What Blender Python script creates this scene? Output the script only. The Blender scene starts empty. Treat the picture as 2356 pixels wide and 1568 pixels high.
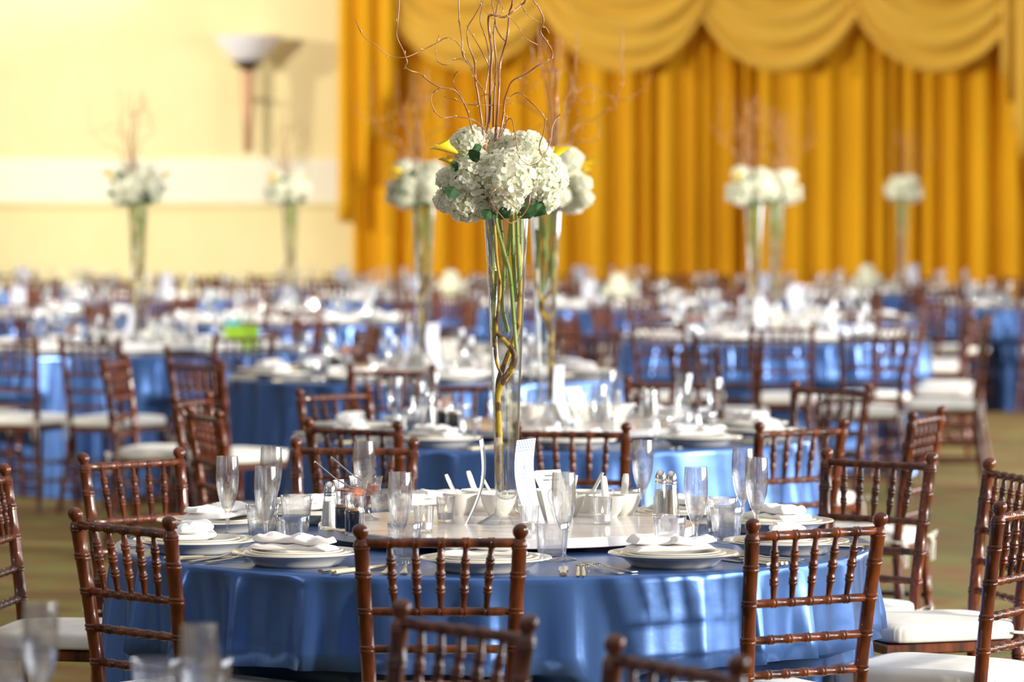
import bpy, math, random
from mathutils import Vector, Matrix, noise
random.seed(7)
SC = bpy.context.scene
COL = SC.collection
PI = math.pi
# ------------------------------------------------------------------ camera, world, lights, exposure
W, H = 2356, 1568
F = 9300.0
HC = 1.624
PITCH = math.atan((784 - 447) / F)
cd = bpy.data.cameras.new('camera'); cam = bpy.data.objects.new('camera', cd); COL.objects.link(cam)
cam.location = (0, 0, HC); cam.rotation_euler = (PI / 2 - PITCH, 0, 0)
cd.sensor_width = 36.0; cd.lens = F / W * 36.0; cd.clip_start = 0.1; cd.clip_end = 200
cd.dof.use_dof = True; cd.dof.focus_distance = 9.75; cd.dof.aperture_fstop = 3.55
SC.camera = cam
SC.view_settings.view_transform = 'Standard'; SC.view_settings.look = 'None'
SC.view_settings.gamma = 1.0; SC.view_settings.exposure = 0.12; SC.view_settings.use_curve_mapping = False
SC.cycles.use_denoising = True
SC.cycles.max_bounces = 12; SC.cycles.transparent_max_bounces = 40; SC.cycles.transmission_bounces = 10
SC.cycles.sample_clamp_indirect = 6.0; SC.cycles.sample_clamp_direct = 0.0
SC.cycles.caustics_refractive = True; SC.cycles.caustics_reflective = False; SC.cycles.blur_glossy = 0.5

world = bpy.data.worlds.new('world'); SC.world = world; world.use_nodes = True
world.node_tree.nodes['Background'].inputs[0].default_value = (0.95, 0.95, 1.0, 1)
world.node_tree.nodes['Background'].inputs[1].default_value = 0.22

def light(name, kind, loc, target, energy, color=(1, 1, 1), **kw):
    d = bpy.data.lights.new(name, kind); o = bpy.data.objects.new(name, d); COL.objects.link(o)
    o.location = loc
    o.rotation_euler = (Vector(target) - Vector(loc)).to_track_quat('-Z', 'Y').to_euler()
    d.energy = energy; d.color = color
    for k, v in kw.items(): setattr(d, k, v)
    return o
SUN = Vector((-0.88, 0.42, -0.20)).normalized()
light('sun', 'SUN', (9, -4, 4), Vector((9, -4, 4)) + SUN, 4.2, (1.0, 0.92, 0.80), angle=0.06)
# daylight standing in the tall windows of the side wall
for yy, sy in ((9.65, 10.7), (23.45, 8.5)):
    light('window_daylight', 'AREA', (9.35, yy, 2.6), (0, yy, 2.4), 9.5 * PI * sy * 3.6, (0.92, 0.96, 1.0), shape='RECTANGLE', size=sy, size_y=3.6)
# unseen spots added on the opposite side to rake light over the end wall
light('left_fill_spot', 'SPOT', (-13.5, 32.0, 4.3), (0.5, 39.0, 2.2), 3600, (1.0, 0.93, 0.80), spot_size=1.7, spot_blend=0.3, shadow_soft_size=0.12)
light('left_fill_spot', 'SPOT', (-9.5, 24.0, 4.0), (2.2, 39.5, 2.6), 6400, (1.0, 0.92, 0.80), spot_size=0.9, spot_blend=0.5, shadow_soft_size=0.15)
light('overhead_fill', 'AREA', (-3, 18, 6.35), (-3, 18, 0), 0.36 * PI * 20 * 42, (1.0, 0.97, 0.93), shape='RECTANGLE', size=20, size_y=42, spread=math.radians(130))  # added soft overhead fill; no ceiling is built to glow
light('left_fill_spot', 'SPOT', (-12.0, 15.0, 4.0), (-1.6, 24.5, 1.75), 9000, (1.0, 0.96, 0.88), spot_size=0.62, spot_blend=0.7, shadow_soft_size=0.2)  # another unseen spot, added to brighten the flowers of the rear tables
light('side_fill_spot', 'SPOT', (-9.0, 6.0, 4.2), (-0.6, 13.0, 1.2), 260, (1.0, 0.96, 0.9), spot_size=0.9, spot_blend=0.6, shadow_soft_size=0.2)  # unseen spot added as weak fill from the left

# ------------------------------------------------------------------ placing
CF = Vector((0, math.cos(PITCH), -math.sin(PITCH))); CU = Vector((0, math.sin(PITCH), math.cos(PITCH))); CX = Vector((1, 0, 0))
CAM = Vector((0, 0, HC))
def ray(px, py): return CX * ((px - W / 2) / F) + CU * ((H / 2 - py) / F) + CF
def P(px, py, z):
    r = ray(px, py); t = (z - HC) / r.z
    return CAM + r * t
def PY(px, py, Y):
    r = ray(px, py); return CAM + r * (Y / r.y)

# ------------------------------------------------------------------ materials
def mat(name, color=(0.8, 0.8, 0.8), rough=0.5, metal=0.0, **kw):
    m = bpy.data.materials.new(name); m.use_nodes = True
    b = m.node_tree.nodes['Principled BSDF']
    b.inputs['Base Color'].default_value = (*color, 1); b.inputs['Roughness'].default_value = rough
    b.inputs['Metallic'].default_value = metal
    for k, v in kw.items():
        b.inputs[k.replace('_', ' ')].default_value = v
    return m
def nodes(m): return m.node_tree.nodes, m.node_tree.links, m.node_tree.nodes['Principled BSDF']
def noisy(m, c1, c2, scale=(10, 10, 10), detail=4, lo=0.35, hi=0.65, bump=0.0, coord='Object', dist=0.0):
    N, L, b = nodes(m)
    tc = N.new('ShaderNodeTexCoord'); mp = N.new('ShaderNodeMapping'); mp.inputs['Scale'].default_value = scale
    nz = N.new('ShaderNodeTexNoise'); nz.inputs['Scale'].default_value = 1.0; nz.inputs['Detail'].default_value = detail
    nz.inputs['Distortion'].default_value = dist
    cr = N.new('ShaderNodeValToRGB'); cr.color_ramp.elements[0].position = lo; cr.color_ramp.elements[1].position = hi
    cr.color_ramp.elements[0].color = (*c1, 1); cr.color_ramp.elements[1].color = (*c2, 1)
    L.new(tc.outputs[coord], mp.inputs[0]); L.new(mp.outputs[0], nz.inputs['Vector']); L.new(nz.outputs['Fac'], cr.inputs[0])
    L.new(cr.outputs[0], b.inputs['Base Color'])
    if bump:
        bp = N.new('ShaderNodeBump'); bp.inputs['Strength'].default_value = bump; bp.inputs['Distance'].default_value = 0.003
        L.new(nz.outputs['Fac'], bp.inputs['Height']); L.new(bp.outputs[0], b.inputs['Normal'])
    return cr
M = {}
M['wood'] = mat('mahogany_lacquer', (0.16, 0.035, 0.015), 0.3, Coat_Weight=0.35, Coat_Roughness=0.06, Specular_IOR_Level=0.3)
noisy(M['wood'], (0.020, 0.004, 0.003), (0.20, 0.045, 0.010), (40, 40, 9), 5, 0.3, 0.75)
M['cushion'] = mat('ivory_satin', (0.80, 0.77, 0.70), 0.45, Sheen_Weight=0.3)
noisy(M['cushion'], (0.76, 0.73, 0.66), (0.84, 0.81, 0.75), (14, 14, 14), 3, bump=0.5)
M['ribbon'] = mat('ivory_ribbon', (0.78, 0.74, 0.66), 0.5)
def satin(name, c, c2):
    m = mat(name, c, 0.29, 0.5)
    noisy(m, c, c2, (3, 3, 3), 3, 0.3, 0.7)
    N, L, b = nodes(m)
    tc = N.new('ShaderNodeTexCoord'); wv = N.new('ShaderNodeTexNoise'); wv.inputs['Scale'].default_value = 9.0; wv.inputs['Detail'].default_value = 5
    bp = N.new('ShaderNodeBump'); bp.inputs['Strength'].default_value = 0.12; bp.inputs['Distance'].default_value = 0.01
    L.new(tc.outputs['Object'], wv.inputs['Vector']); L.new(wv.outputs['Fac'], bp.inputs['Height']); L.new(bp.outputs[0], b.inputs['Normal'])
    return m
M['cloth'] = satin('blue_satin', (0.065, 0.150, 0.40), (0.075, 0.17, 0.44))
M['china'] = mat('cream_china', (0.84, 0.80, 0.70), 0.12, Coat_Weight=0.5, Coat_Roughness=0.05)
M['whitechina'] = mat('ivory_porcelain', (0.80, 0.78, 0.70), 0.15, Coat_Weight=0.4)
M['napkin'] = mat('white_linen', (0.88, 0.85, 0.83), 0.8, Sheen_Weight=0.3)
M['susan'] = mat('pale_laminate', (0.74, 0.69, 0.68), 0.22, Coat_Weight=0.3)
noisy(M['susan'], (0.70, 0.64, 0.63), (0.78, 0.735, 0.72), (1.5, 22, 1), 4)
M['susanedge'] = mat('laminate_edge', (0.80, 0.77, 0.78), 0.4)
M['steel'] = mat('champagne_steel', (0.80, 0.74, 0.62), 0.2, 1.0)
M['chrome'] = mat('chrome', (0.8, 0.78, 0.74), 0.14, 1.0)
M['salt'] = mat('salt_grains', (0.93, 0.93, 0.92), 0.9)
M['pepper'] = mat('pepper_grains', (0.42, 0.33, 0.24), 0.9)
M['soy'] = mat('soy_sauce', (0.012, 0.006, 0.004), 0.1)
M['amber'] = mat('amber_oil', (0.55, 0.26, 0.05), 0.2)
M['chili'] = mat('chili_sauce', (0.70, 0.10, 0.02), 0.25)
noisy(M['chili'], (0.55, 0.04, 0.01), (0.85, 0.28, 0.08), (140, 140, 140), 4)
M['card'] = mat('white_card', (0.60, 0.60, 0.66), 0.8)
M['creamcard'] = mat('cream_card', (0.62, 0.60, 0.52), 0.8)
M['blueprint'] = mat('blue_ink', (0.16, 0.24, 0.52), 0.7)
M['greyprint'] = mat('grey_ink', (0.16, 0.18, 0.22), 0.7)
M['wax'] = mat('white_wax', (0.9, 0.86, 0.82), 0.4)
M['tin'] = mat('tealight_tin', (0.8, 0.8, 0.8), 0.3, 0.9)
M['wick'] = mat('wick', (0.03, 0.02, 0.02), 0.9)
M['flame'] = mat('flame', (1, 0.6, 0.2), 0.5); M['flame'].node_tree.nodes['Principled BSDF'].inputs['Emission Color'].default_value = (1, 0.55, 0.2, 1)
M['flame'].node_tree.nodes['Principled BSDF'].inputs['Emission Strength'].default_value = 4.0
M['stem'] = mat('green_stem', (0.25, 0.42, 0.06), 0.4)
noisy(M['stem'], (0.20, 0.36, 0.04), (0.42, 0.56, 0.14), (30, 30, 12), 3)
M['leaf'] = mat('dark_leaf', (0.03, 0.13, 0.03), 0.4)
noisy(M['leaf'], (0.010, 0.055, 0.010), (0.03, 0.12, 0.025), (60, 60, 60), 3, bump=0.4)
M['willow'] = mat('willow_bark', (0.5, 0.33, 0.04), 0.45)
noisy(M['willow'], (0.10, 0.035, 0.015), (0.72, 0.46, 0.03), (38, 38, 24), 5, 0.43, 0.52)
M['twig'] = mat('copper_twig', (0.32, 0.13, 0.05), 0.3, Coat_Weight=0.4)
noisy(M['twig'], (0.26, 0.09, 0.04), (0.46, 0.24, 0.10), (20, 20, 12), 2)
M['bud'] = mat('yellow_bud', (0.7, 0.62, 0.16), 0.5)
M['calla'] = mat('yellow_calla', (0.90, 0.60, 0.01), 0.4)
M['core'] = mat('flower_core', (0.42, 0.50, 0.18), 0.8)
M['lime'] = mat('lime_bag', (0.36, 0.62, 0.02), 0.5)
M['teal'] = mat('teal_tissue', (0.05, 0.50, 0.60), 0.6)
M['bronze'] = mat('bronze_sconce', (0.50, 0.29, 0.16), 0.4, 0.4)
M['darkbronze'] = mat('dark_bronze', (0.09, 0.05, 0.04), 0.4, 0.5)
M['bowlglass'] = mat('opal_glass', (0.85, 0.85, 0.90), 0.3)
M['underplate'] = mat('dark_bearing', (0.02, 0.02, 0.02), 0.6)
# petals: creamy white with a greenish heart (vertex colour attribute holds the petal's own colour)
def petal_mat():
    m = bpy.data.materials.new('hydrangea_petal'); m.use_nodes = True
    N, L = m.node_tree.nodes, m.node_tree.links
    b = N['Principled BSDF']; b.inputs['Roughness'].default_value = 0.55
    at = N.new('ShaderNodeAttribute'); at.attribute_name = 'tint'
    cr = N.new('ShaderNodeValToRGB'); cr.color_ramp.elements[0].color = (0.74, 0.76, 0.42, 1); cr.color_ramp.elements[1].color = (0.95, 0.94, 0.83, 1)
    cr.color_ramp.elements[1].position = 0.45
    L.new(at.outputs['Fac'], cr.inputs[0]); L.new(cr.outputs[0], b.inputs['Base Color'])
    tr = N.new('ShaderNodeBsdfTranslucent'); L.new(cr.outputs[0], tr.inputs[0])
    mx = N.new('ShaderNodeMixShader'); mx.inputs[0].default_value = 0.45
    L.new(b.outputs[0], mx.inputs[1]); L.new(tr.outputs[0], mx.inputs[2]); L.new(mx.outputs[0], N['Material Output'].inputs[0])
    return m
M['petal'] = petal_mat()
def fabric_gold(name, c, c2, transl=0.25):
    m = bpy.data.materials.new(name); m.use_nodes = True
    N, L = m.node_tree.nodes, m.node_tree.links
    b = N['Principled BSDF']; b.inputs['Roughness'].default_value = 0.7; b.inputs['Specular IOR Level'].default_value = 0.15
    tr = N.new('ShaderNodeBsdfTranslucent'); mx = N.new('ShaderNodeMixShader'); mx.inputs[0].default_value = transl
    cr = noisy(m, c, c2, (1.2, 1.2, 0.5), 3)
    L.new(cr.outputs[0], tr.inputs[0])
    L.new(b.outputs[0], mx.inputs[1]); L.new(tr.outputs[0], mx.inputs[2]); L.new(mx.outputs[0], N['Material Output'].inputs[0])
    return m
M['drape'] = fabric_gold('gold_drape', (0.74, 0.37, 0.010), (0.84, 0.44, 0.012), 0.1)
M['swag'] = fabric_gold('gold_swag', (0.72, 0.42, 0.05), (0.80, 0.48, 0.07), 0.15)
M['wall'] = mat('cream_wall_cloth', (0.86, 0.76, 0.46), 0.75)
noisy(M['wall'], (0.85, 0.75, 0.40), (0.88, 0.78, 0.43), (3, 3, 3), 4)
M['band'] = mat('cream_paint', (0.86, 0.84, 0.70), 0.5)
M['plaster'] = mat('side_wall_paint', (0.80, 0.76, 0.66), 0.8)
# carpet
cm = mat('patterned_carpet', (0.3, 0.22, 0.06), 0.95)
N, L, b = nodes(cm)
cr = noisy(cm, (0.07, 0.08, 0.014), (0.26, 0.20, 0.035), (0.7, 0.9, 1), 5, 0.30, 0.68, dist=2.2)
e = cr.color_ramp.elements.new(0.42); e.color = (0.19, 0.16, 0.024, 1)
e = cr.color_ramp.elements.new(0.54); e.color = (0.21, 0.085, 0.022, 1)
e = cr.color_ramp.elements.new(0.60); e.color = (0.23, 0.18, 0.028, 1)
M['carpet'] = cm
def thin_glass(name, tint=(0.97, 0.985, 0.98), gloss=1.0, refr=0.0):
    m = bpy.data.materials.new(name); m.use_nodes = True
    N, L = m.node_tree.nodes, m.node_tree.links
    N.remove(N['Principled BSDF'])
    t = N.new('ShaderNodeBsdfTransparent'); t.inputs[0].default_value = (*tint, 1)
    g = N.new('ShaderNodeBsdfGlossy'); g.inputs['Roughness'].default_value = 0.025
    lw = N.new('ShaderNodeMath'); lw.operation = 'MULTIPLY_ADD'; lw.inputs[1].default_value = 0.93; lw.inputs[2].default_value = 0.055
    fc = N.new('ShaderNodeLayerWeight'); fc.inputs['Blend'].default_value = 0.5
    pw = N.new('ShaderNodeMath'); pw.operation = 'POWER'; pw.inputs[1].default_value = 4.0
    L.new(fc.outputs['Facing'], pw.inputs[0]); L.new(pw.outputs[0], lw.inputs[0])
    mu = N.new('ShaderNodeMath'); mu.operation = 'MULTIPLY'; mu.inputs[1].default_value = gloss; mu.use_clamp = True
    mx = N.new('ShaderNodeMixShader')
    L.new(lw.outputs[0], mu.inputs[0]); L.new(mu.outputs[0], mx.inputs[0])
    if refr > 0:
        gl = N.new('ShaderNodeBsdfGlass'); gl.inputs['IOR'].default_value = 1.45; gl.inputs['Color'].default_value = (*tint, 1); gl.inputs['Roughness'].default_value = 0.0
        m2 = N.new('ShaderNodeMixShader'); m2.inputs[0].default_value = refr
        L.new(t.outputs[0], m2.inputs[1]); L.new(gl.outputs[0], m2.inputs[2]); L.new(m2.outputs[0], mx.inputs[1])
    else:
        L.new(t.outputs[0], mx.inputs[1])
    L.new(g.outputs[0], mx.inputs[2]); L.new(mx.outputs[0], N['Material Output'].inputs[0])
    return m
M['glass'] = thin_glass('clear_glass', (1, 1, 1), 1.3, 0.30)
M['glassfar'] = thin_glass('clear_thin_glass', (0.985, 0.99, 0.99), 2.3, 0.0)
M['vaseglass'] = thin_glass('vase_glass', (0.99, 0.995, 0.99), 2.4, 0.0)
M['water'] = thin_glass('water', (0.985, 0.99, 0.975), 0.3, 0.0)

# ------------------------------------------------------------------ mesh helpers: G collects (verts, faces)
class G:
    def __init__(s): s.v = []; s.f = []; s.mi = []; s.cur = 0
    def add(s, v, f):
        o = len(s.v); s.v += [tuple(p) for p in v]; s.f += [tuple(i + o for i in q) for q in f]; s.mi += [s.cur] * len(f); return s
    def lathe(s, prof, n=24, c=(0, 0, 0), closed=False, mod=None):
        v = []; f = []
        for (r, z) in prof:
            for k in range(n):
                a = 2 * PI * k / n
                rr = r * (mod(a, z) if mod else 1)
                v.append((c[0] + rr * math.cos(a), c[1] + rr * math.sin(a), c[2] + z))
        m = len(prof)
        for i in range(m - 1 if not closed else m):
            j = (i + 1) % m
            for k in range(n):
                l = (k + 1) % n
                f.append((i * n + k, i * n + l, j * n + l, j * n + k))
        if not closed:
            if prof[0][0] > 1e-5: f.append(tuple(range(n))[::-1])
            if prof[-1][0] > 1e-5: f.append(tuple((m - 1) * n + k for k in range(n)))
        return s.add(v, f)
    def tube(s, pts, rad, n=8, cap=True):
        pts = [Vector(p) for p in pts]; m = len(pts)
        if not isinstance(rad, (list, tuple)): rad = [rad] * m
        T = []
        for i in range(m):
            a = pts[max(i - 1, 0)]; b_ = pts[min(i + 1, m - 1)]
            t = (b_ - a); T.append(t.normalized() if t.length > 1e-9 else Vector((0, 0, 1)))
        u = T[0].orthogonal().normalized(); v = []; f = []
        for i in range(m):
            u = (u - T[i] * u.dot(T[i]));
            if u.length < 1e-6: u = T[i].orthogonal()
            u.normalize(); w = T[i].cross(u)
            for k in range(n):
                a = 2 * PI * k / n
                v.append(pts[i] + (u * math.cos(a) + w * math.sin(a)) * rad[i])
        for i in range(m - 1):
            for k in range(n):
                l = (k + 1) % n
                f.append((i * n + k, i * n + l, (i + 1) * n + l, (i + 1) * n + k))
        if cap: f.append(tuple(range(n))[::-1]); f.append(tuple((m - 1) * n + k for k in range(n)))
        return s.add(v, f)
    def box(s, x0, x1, y0, y1, z0, z1):
        v = [(x, y, z) for x in (x0, x1) for y in (y0, y1) for z in (z0, z1)]
        return s.add(v, [(0, 1, 3, 2), (4, 6, 7, 5), (0, 4, 5, 1), (2, 3, 7, 6), (0, 2, 6, 4), (1, 5, 7, 3)])
    def grid(s, fn, nu, nv, closeu=False):
        v = [fn(i / nu, j / nv) for j in range(nv + 1) for i in range(nu + (0 if closeu else 1))]
        w = nu if closeu else nu + 1; f = []
        for j in range(nv):
            for i in range(nu):
                i2 = (i + 1) % w
                f.append((j * w + i, j * w + i2, (j + 1) * w + i2, (j + 1) * w + i))
        return s.add(v, f)
    def mesh(s, name, mats, sharp=0.7):
        me = bpy.data.meshes.new(name); me.from_pydata(s.v, [], s.f); me.update()
        for m in (mats if isinstance(mats, (list, tuple)) else [mats]): me.materials.append(m)
        if any(s.mi): me.polygons.foreach_set('material_index', s.mi)
        me.polygons.foreach_set('use_smooth', [True] * len(me.polygons))
        if sharp == 0: sharp = None
        if sharp: me.set_sharp_from_angle(angle=sharp)
        return me
def tag(o, label=None, cat=None, group=None, kind=None):
    if label: o['label'] = label
    if cat: o['category'] = cat
    if group: o['group'] = group
    if kind: o['kind'] = kind
    return o
def link(name, data, parent=None, loc=(0, 0, 0), rz=0.0, scale=None):
    o = bpy.data.objects.new(name, data); COL.objects.link(o)
    o.location = loc; o.rotation_euler = (0, 0, rz)
    if scale: o.scale = (scale,) * 3
    if parent: o.parent = parent
    return o
def children_of(o, table): return table.get(o.name, [])
def copy_tree(tree, loc, rz, label=None, group=None, scale=None):
    """tree = (root, [(child, [subchildren])])"""
    root, kids = tree
    r = root.copy(); COL.objects.link(r); r.location = loc; r.rotation_euler = (0, 0, rz)
    if scale: r.scale = (scale,) * 3
    if label: r['label'] = label
    if group: r['group'] = group
    out = []
    for ch, subs in kids:
        c = ch.copy(); COL.objects.link(c); c.parent = r; ss = []
        for g in subs:
            d = g.copy(); COL.objects.link(d); d.parent = c; ss.append(d)
        out.append((c, ss))
    return (r, out)
class Proto:
    """first use moves the source itself, later uses copy it"""
    def __init__(s, tree): s.t = tree; s.used = False
    def put(s, loc, rz=0.0, label=None, group=None, scale=None):
        if not s.used:
            s.used = True; r = s.t[0]; r.location = loc; r.rotation_euler = (0, 0, rz)
            if label: r['label'] = label
            if group: r['group'] = group
            if scale: r.scale = (scale,) * 3
            return s.t
        t = copy_tree(s.t, loc, rz, label, group, scale)
        if scale is None: t[0].scale = (1, 1, 1)
        return t

def single(name, me, label, cat):
    return Proto((tag(link(name, me), label, cat), []))

# ------------------------------------------------------------------ the room
g = G(); g.box(-15, 9.0, -3, 40.4, -0.1, 0.0); tag(link('floor', g.mesh('floor', M['carpet'], 0.5)), 'olive and gold patterned carpet', None, None, 'structure')
YW = 39.9
g = G(); g.box(-15, 9.0, YW, YW + 0.3, 0, 6.5); tag(link('wall_back', g.mesh('wall_back', M['wall'], 0.5)), 'cream end wall', None, None, 'structure')
zb0 = PY(300, 465, YW).z; zb1 = PY(300, 366, YW).z
xw = PY(815, 300, YW).x
g = G(); g.box(-15, xw, YW - 0.02, YW, zb0, zb1)
nr = 12
for i in range(nr):
    z = zb0 + (zb1 - zb0) * (i + 0.25) / nr
    g.box(-15, xw, YW - 0.032, YW - 0.02, z, z + (zb1 - zb0) / nr * 0.6)
tag(link('trim_1', g.mesh('trim_1', M['band'], 0.5)), 'pale ribbed band across the cream wall', None, None, 'structure')
g = G(); g.box(-15, xw, YW - 0.06, YW, zb0 - 0.035, zb0)
tag(link('trim_2', g.mesh('trim_2', M['wall'], 0.5)), 'moulding under the ribbed band', None, None, 'structure')
g = G(); g.box(-15, 9, YW - 0.03, YW, 0, 0.15); tag(link('baseboard_back', g.mesh('baseboard_back', M['band'], 0.5)), None, None, None, 'structure')
# side wall with two groups of tall windows
g = G()
g.box(9.0, 9.25, -3, 4.3, 0, 6.5); g.box(9.0, 9.25, 15.0, 19.2, 0, 6.5); g.box(9.0, 9.25, 27.7, 40.2, 0, 6.5)
for a, b_ in ((4.3, 15.0), (19.2, 27.7)):
    g.box(9.0, 9.25, a, b_, 0, 0.7); g.box(9.0, 9.25, a, b_, 4.5, 6.5)
tag(link('wall_right', g.mesh('wall_right', M['plaster'], 0.5)), 'side wall with tall windows', None, None, 'structure')
for wi, (a, b_, n) in enumerate(((4.3, 15.0, 2), (19.2, 27.7, 2))):
    wr = tag(link('window_%d' % (wi + 1), None), 'tall side windows', None, None, 'structure')
    for k in range(n + 1):
        g = G(); y = a + (b_ - a) * k / n; g.box(9.05, 9.2, y - 0.05, y + 0.05, 0.7, 4.5)
        link('window_frame', g.mesh('window_frame', M['band'], 0.5), wr)
    g = G(); g.box(9.07, 9.15, a, b_, 2.55, 2.62); link('window_frame', g.mesh('window_frame', M['band'], 0.5), wr)

# gold curtain: pleated drape
YC = 39.35
def drape_mesh(name, x0, x1, ztop, zbot_fn, ybase, seed, amp=0.06, per=0.13, nz=10, m='drape'):
    rnd = random.Random(seed); xs = []; x = x0; knots = [x0]
    while x < x1: x += per * rnd.choice((0.4, 0.55, 0.8, 1.1, 1.5)); knots.append(min(x, x1))
    pts = []
    for i in range(len(knots) - 1):
        a, b_ = knots[i], knots[i + 1]; A = amp * rnd.uniform(0.6, 1.2) * (1 if i % 2 else -1)
        for k in range(8):
            t = k / 8; s = math.sin(PI * t); s = s ** 0.7
            pts.append((a + (b_ - a) * t, A * s))
    pts.append((x1, 0))
    n = len(pts) - 1; g = G()
    ph = [rnd.uniform(-0.012, 0.012) for _ in pts]
    def fn(u, v):
        i = int(round(u * n)); px, py = pts[i]; zb = zbot_fn(px); z = ztop + (zb - ztop) * v
        return (px + ph[i] * v, ybase + py * (0.75 + 0.25 * v), z)
    g.grid(fn, n, nz)
    me = g.mesh(name, M[m], 0)
    return me
def thicken(o, t=0.004):
    md = o.modifiers.new('solid', 'SOLIDIFY'); md.thickness = t
    return o
xl = PY(812, 600, YC).x
o = link('stage_curtain', drape_mesh('stage_curtain', xl, 5.9, 5.2, lambda x: 0.03, YC, 3, 0.095, 0.125))
tag(o, 'long golden pleated curtain covering the end wall', 'curtain')
# swags
zt = 4.15
swag_c = [PY(1075, 165, YC).x, PY(1432, 165, YC).x, PY(1790, 165, YC).x, PY(2145, 168, YC).x]
def swag_mesh(xc, w, zbot, y0, seed):
    rnd = random.Random(seed); ph = rnd.uniform(0, 6); g = G()
    def fn(u, v):
        a = PI * u; c = -math.cos(a); sh = math.sin(a)
        vv = 0.12 + 0.88 * v
        x = xc + w * c * (0.55 + 0.45 * vv ** 0.5)
        z = zt + 0.35 * (1 - vv) - (zt - zbot) * sh ** 0.9 * vv
        fold = math.sin(vv * 46 + ph + 0.9 * math.sin(2.2 * a + ph)) * 0.6 + 0.4 * math.sin(vv * 23 + ph * 2 + math.sin(3 * a))
        y = y0 - 0.05 - 0.17 * sh * (0.5 + 0.5 * vv) - 0.055 * fold * (0.25 + 0.75 * sh)
        if v > 0.985: y += 0.05
        return (x, y, z)
    g.grid(fn, 44, 110)
    return g.mesh('curtain_swag', M['swag'], 0)
slab = ['golden fabric swag beside the hanging jabot at the cream wall', 'golden fabric swag second from the cream wall', 'golden fabric swag third from the cream wall', 'golden fabric swag farthest from the cream wall']
for i, xc in enumerate(swag_c):
    zb = PY(1432, 166 if i != 0 else 160, YC - 0.2).z
    o = link('curtain_swag', swag_mesh(xc, 0.93, zb, YC - 0.12 - 0.05 * (i % 2), i + 5))
    tag(o, slab[i], 'curtain', 'scalloped swags along the top of the golden curtain')
# jabots (tails) hanging at both ends
YJ = YC - 0.35
xa, xb = PY(780, 300, YJ).x, PY(908, 300, YJ).x
z510 = PY(780, 512, YJ).z; z230 = PY(900, 230, YJ).z
def zbl(x):
    t = (x - xa) / (xb - xa)
    if t < 0.28: return z510
    return z510 + (z230 - z510) * min(1, (math.floor((t - 0.28) / 0.24) + 1) / 3.0)
o = link('curtain_tail', drape_mesh('curtain_tail', xa, xb, 5.2, zbl, YJ, 11, 0.07, 0.085, 14, 'drape'))
tag(o, 'stepped golden curtain tail hanging over the edge of the cream wall', 'curtain', 'stepped tails at the curtain ends'); thicken(o)
xa2, xb2 = PY(2300, 300, YJ).x, 5.9
z120 = PY(2300, 110, YJ).z; z350 = PY(2350, 360, YJ).z
def zbr(x):
    t = (x - xa2) / (PY(2360, 300, YJ).x - xa2)
    return z120 + (z350 - z120) * min(1.35, (math.floor(t * 4) + 1) / 4)
o = link('curtain_tail', drape_mesh('curtain_tail', xa2, xb2, 5.2, zbr, YJ, 12, 0.07, 0.085, 14, 'swag'))
tag(o, 'stepped golden curtain tail beyond the last swag', 'curtain', 'stepped tails at the curtain ends'); thicken(o)

# wall sconce
sx = PY(572, 100, YW - 0.2)
sc = tag(link('wall_sconce', None, None, (sx.x, YW, 0)), 'torch shaped wall sconce with white glass bowl and bronze stem', 'lamp')
zt_, zm_, zn_, zb_ = PY(572, 84, YW - .2).z, PY(572, 142, YW - .2).z, PY(572, 160, YW - .2).z, PY(572, 352, YW - .2).z
def half(prof, n=24):
    g = G(); g.lathe(prof, n, (0, -0.36, 0)); return g
g = half([(0.02, zm_), (0.15, zm_ + 0.01), (0.21, zm_ + 0.07), (0.28, zm_ + 0.15), (0.345, zt_), (0.335, zt_), (0.26, zm_ + 0.14), (0.13, zm_ + 0.03), (0.0, zm_ + 0.02)], 32)
link('glass_bowl', g.mesh('glass_bowl', M['bowlglass']), sc)
g = half([(0.05, zn_ - 0.02), (0.10, zn_ + 0.02), (0.17, zm_ - 0.005), (0.02, zm_)], 24); link('bowl_holder', g.mesh('bowl_holder', M['darkbronze']), sc)
g = half([(0.035, zb_), (0.045, zb_ + 0.02), (0.055, (zb_ + zn_) / 2), (0.07, zn_ - 0.02)], 16)
g.box(-0.025, 0.025, -0.36, 0, zn_ - 0.3, zn_ - 0.26)
link('stem', g.mesh('stem', M['bronze']), sc)

# ------------------------------------------------------------------ chiavari chair
def ringed(zs, rings, r0, dr, w=0.004):
    """sample list of (pos, radius) along a length with small double rings"""
    out = set(zs)
    for r in rings:
        for d in (-0.009, -0.0065, -0.0045, -0.002, 0.0, 0.002, 0.0045, 0.0065, 0.009): out.add(round(r + d, 5))
    return sorted(out)
def ring_r(z, rings, dr):
    b_ = 0
    for r in rings:
        d = abs(z - r)
        if 0.0015 < d < 0.0072: b_ = dr
        elif d <= 0.0015: b_ = dr * 0.35
    return b_
RAILZ = (0.709, 0.625, 0.545)
def post_xy(z):
    K = [(0.0, 0.192, -0.055), (0.25, 0.168, -0.012), (0.45, 0.155, 0.0), (0.56, 0.157, -0.010), (0.70, 0.165, -0.028), (0.905, 0.176, -0.060)]
    for a, b_ in zip(K, K[1:]):
        if z <= b_[0] or b_ is K[-1]:
            t = (z - a[0]) / (b_[0] - a[0]); return (a[1] + (b_[1] - a[1]) * t, a[2] + (b_[2] - a[2]) * t)
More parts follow.
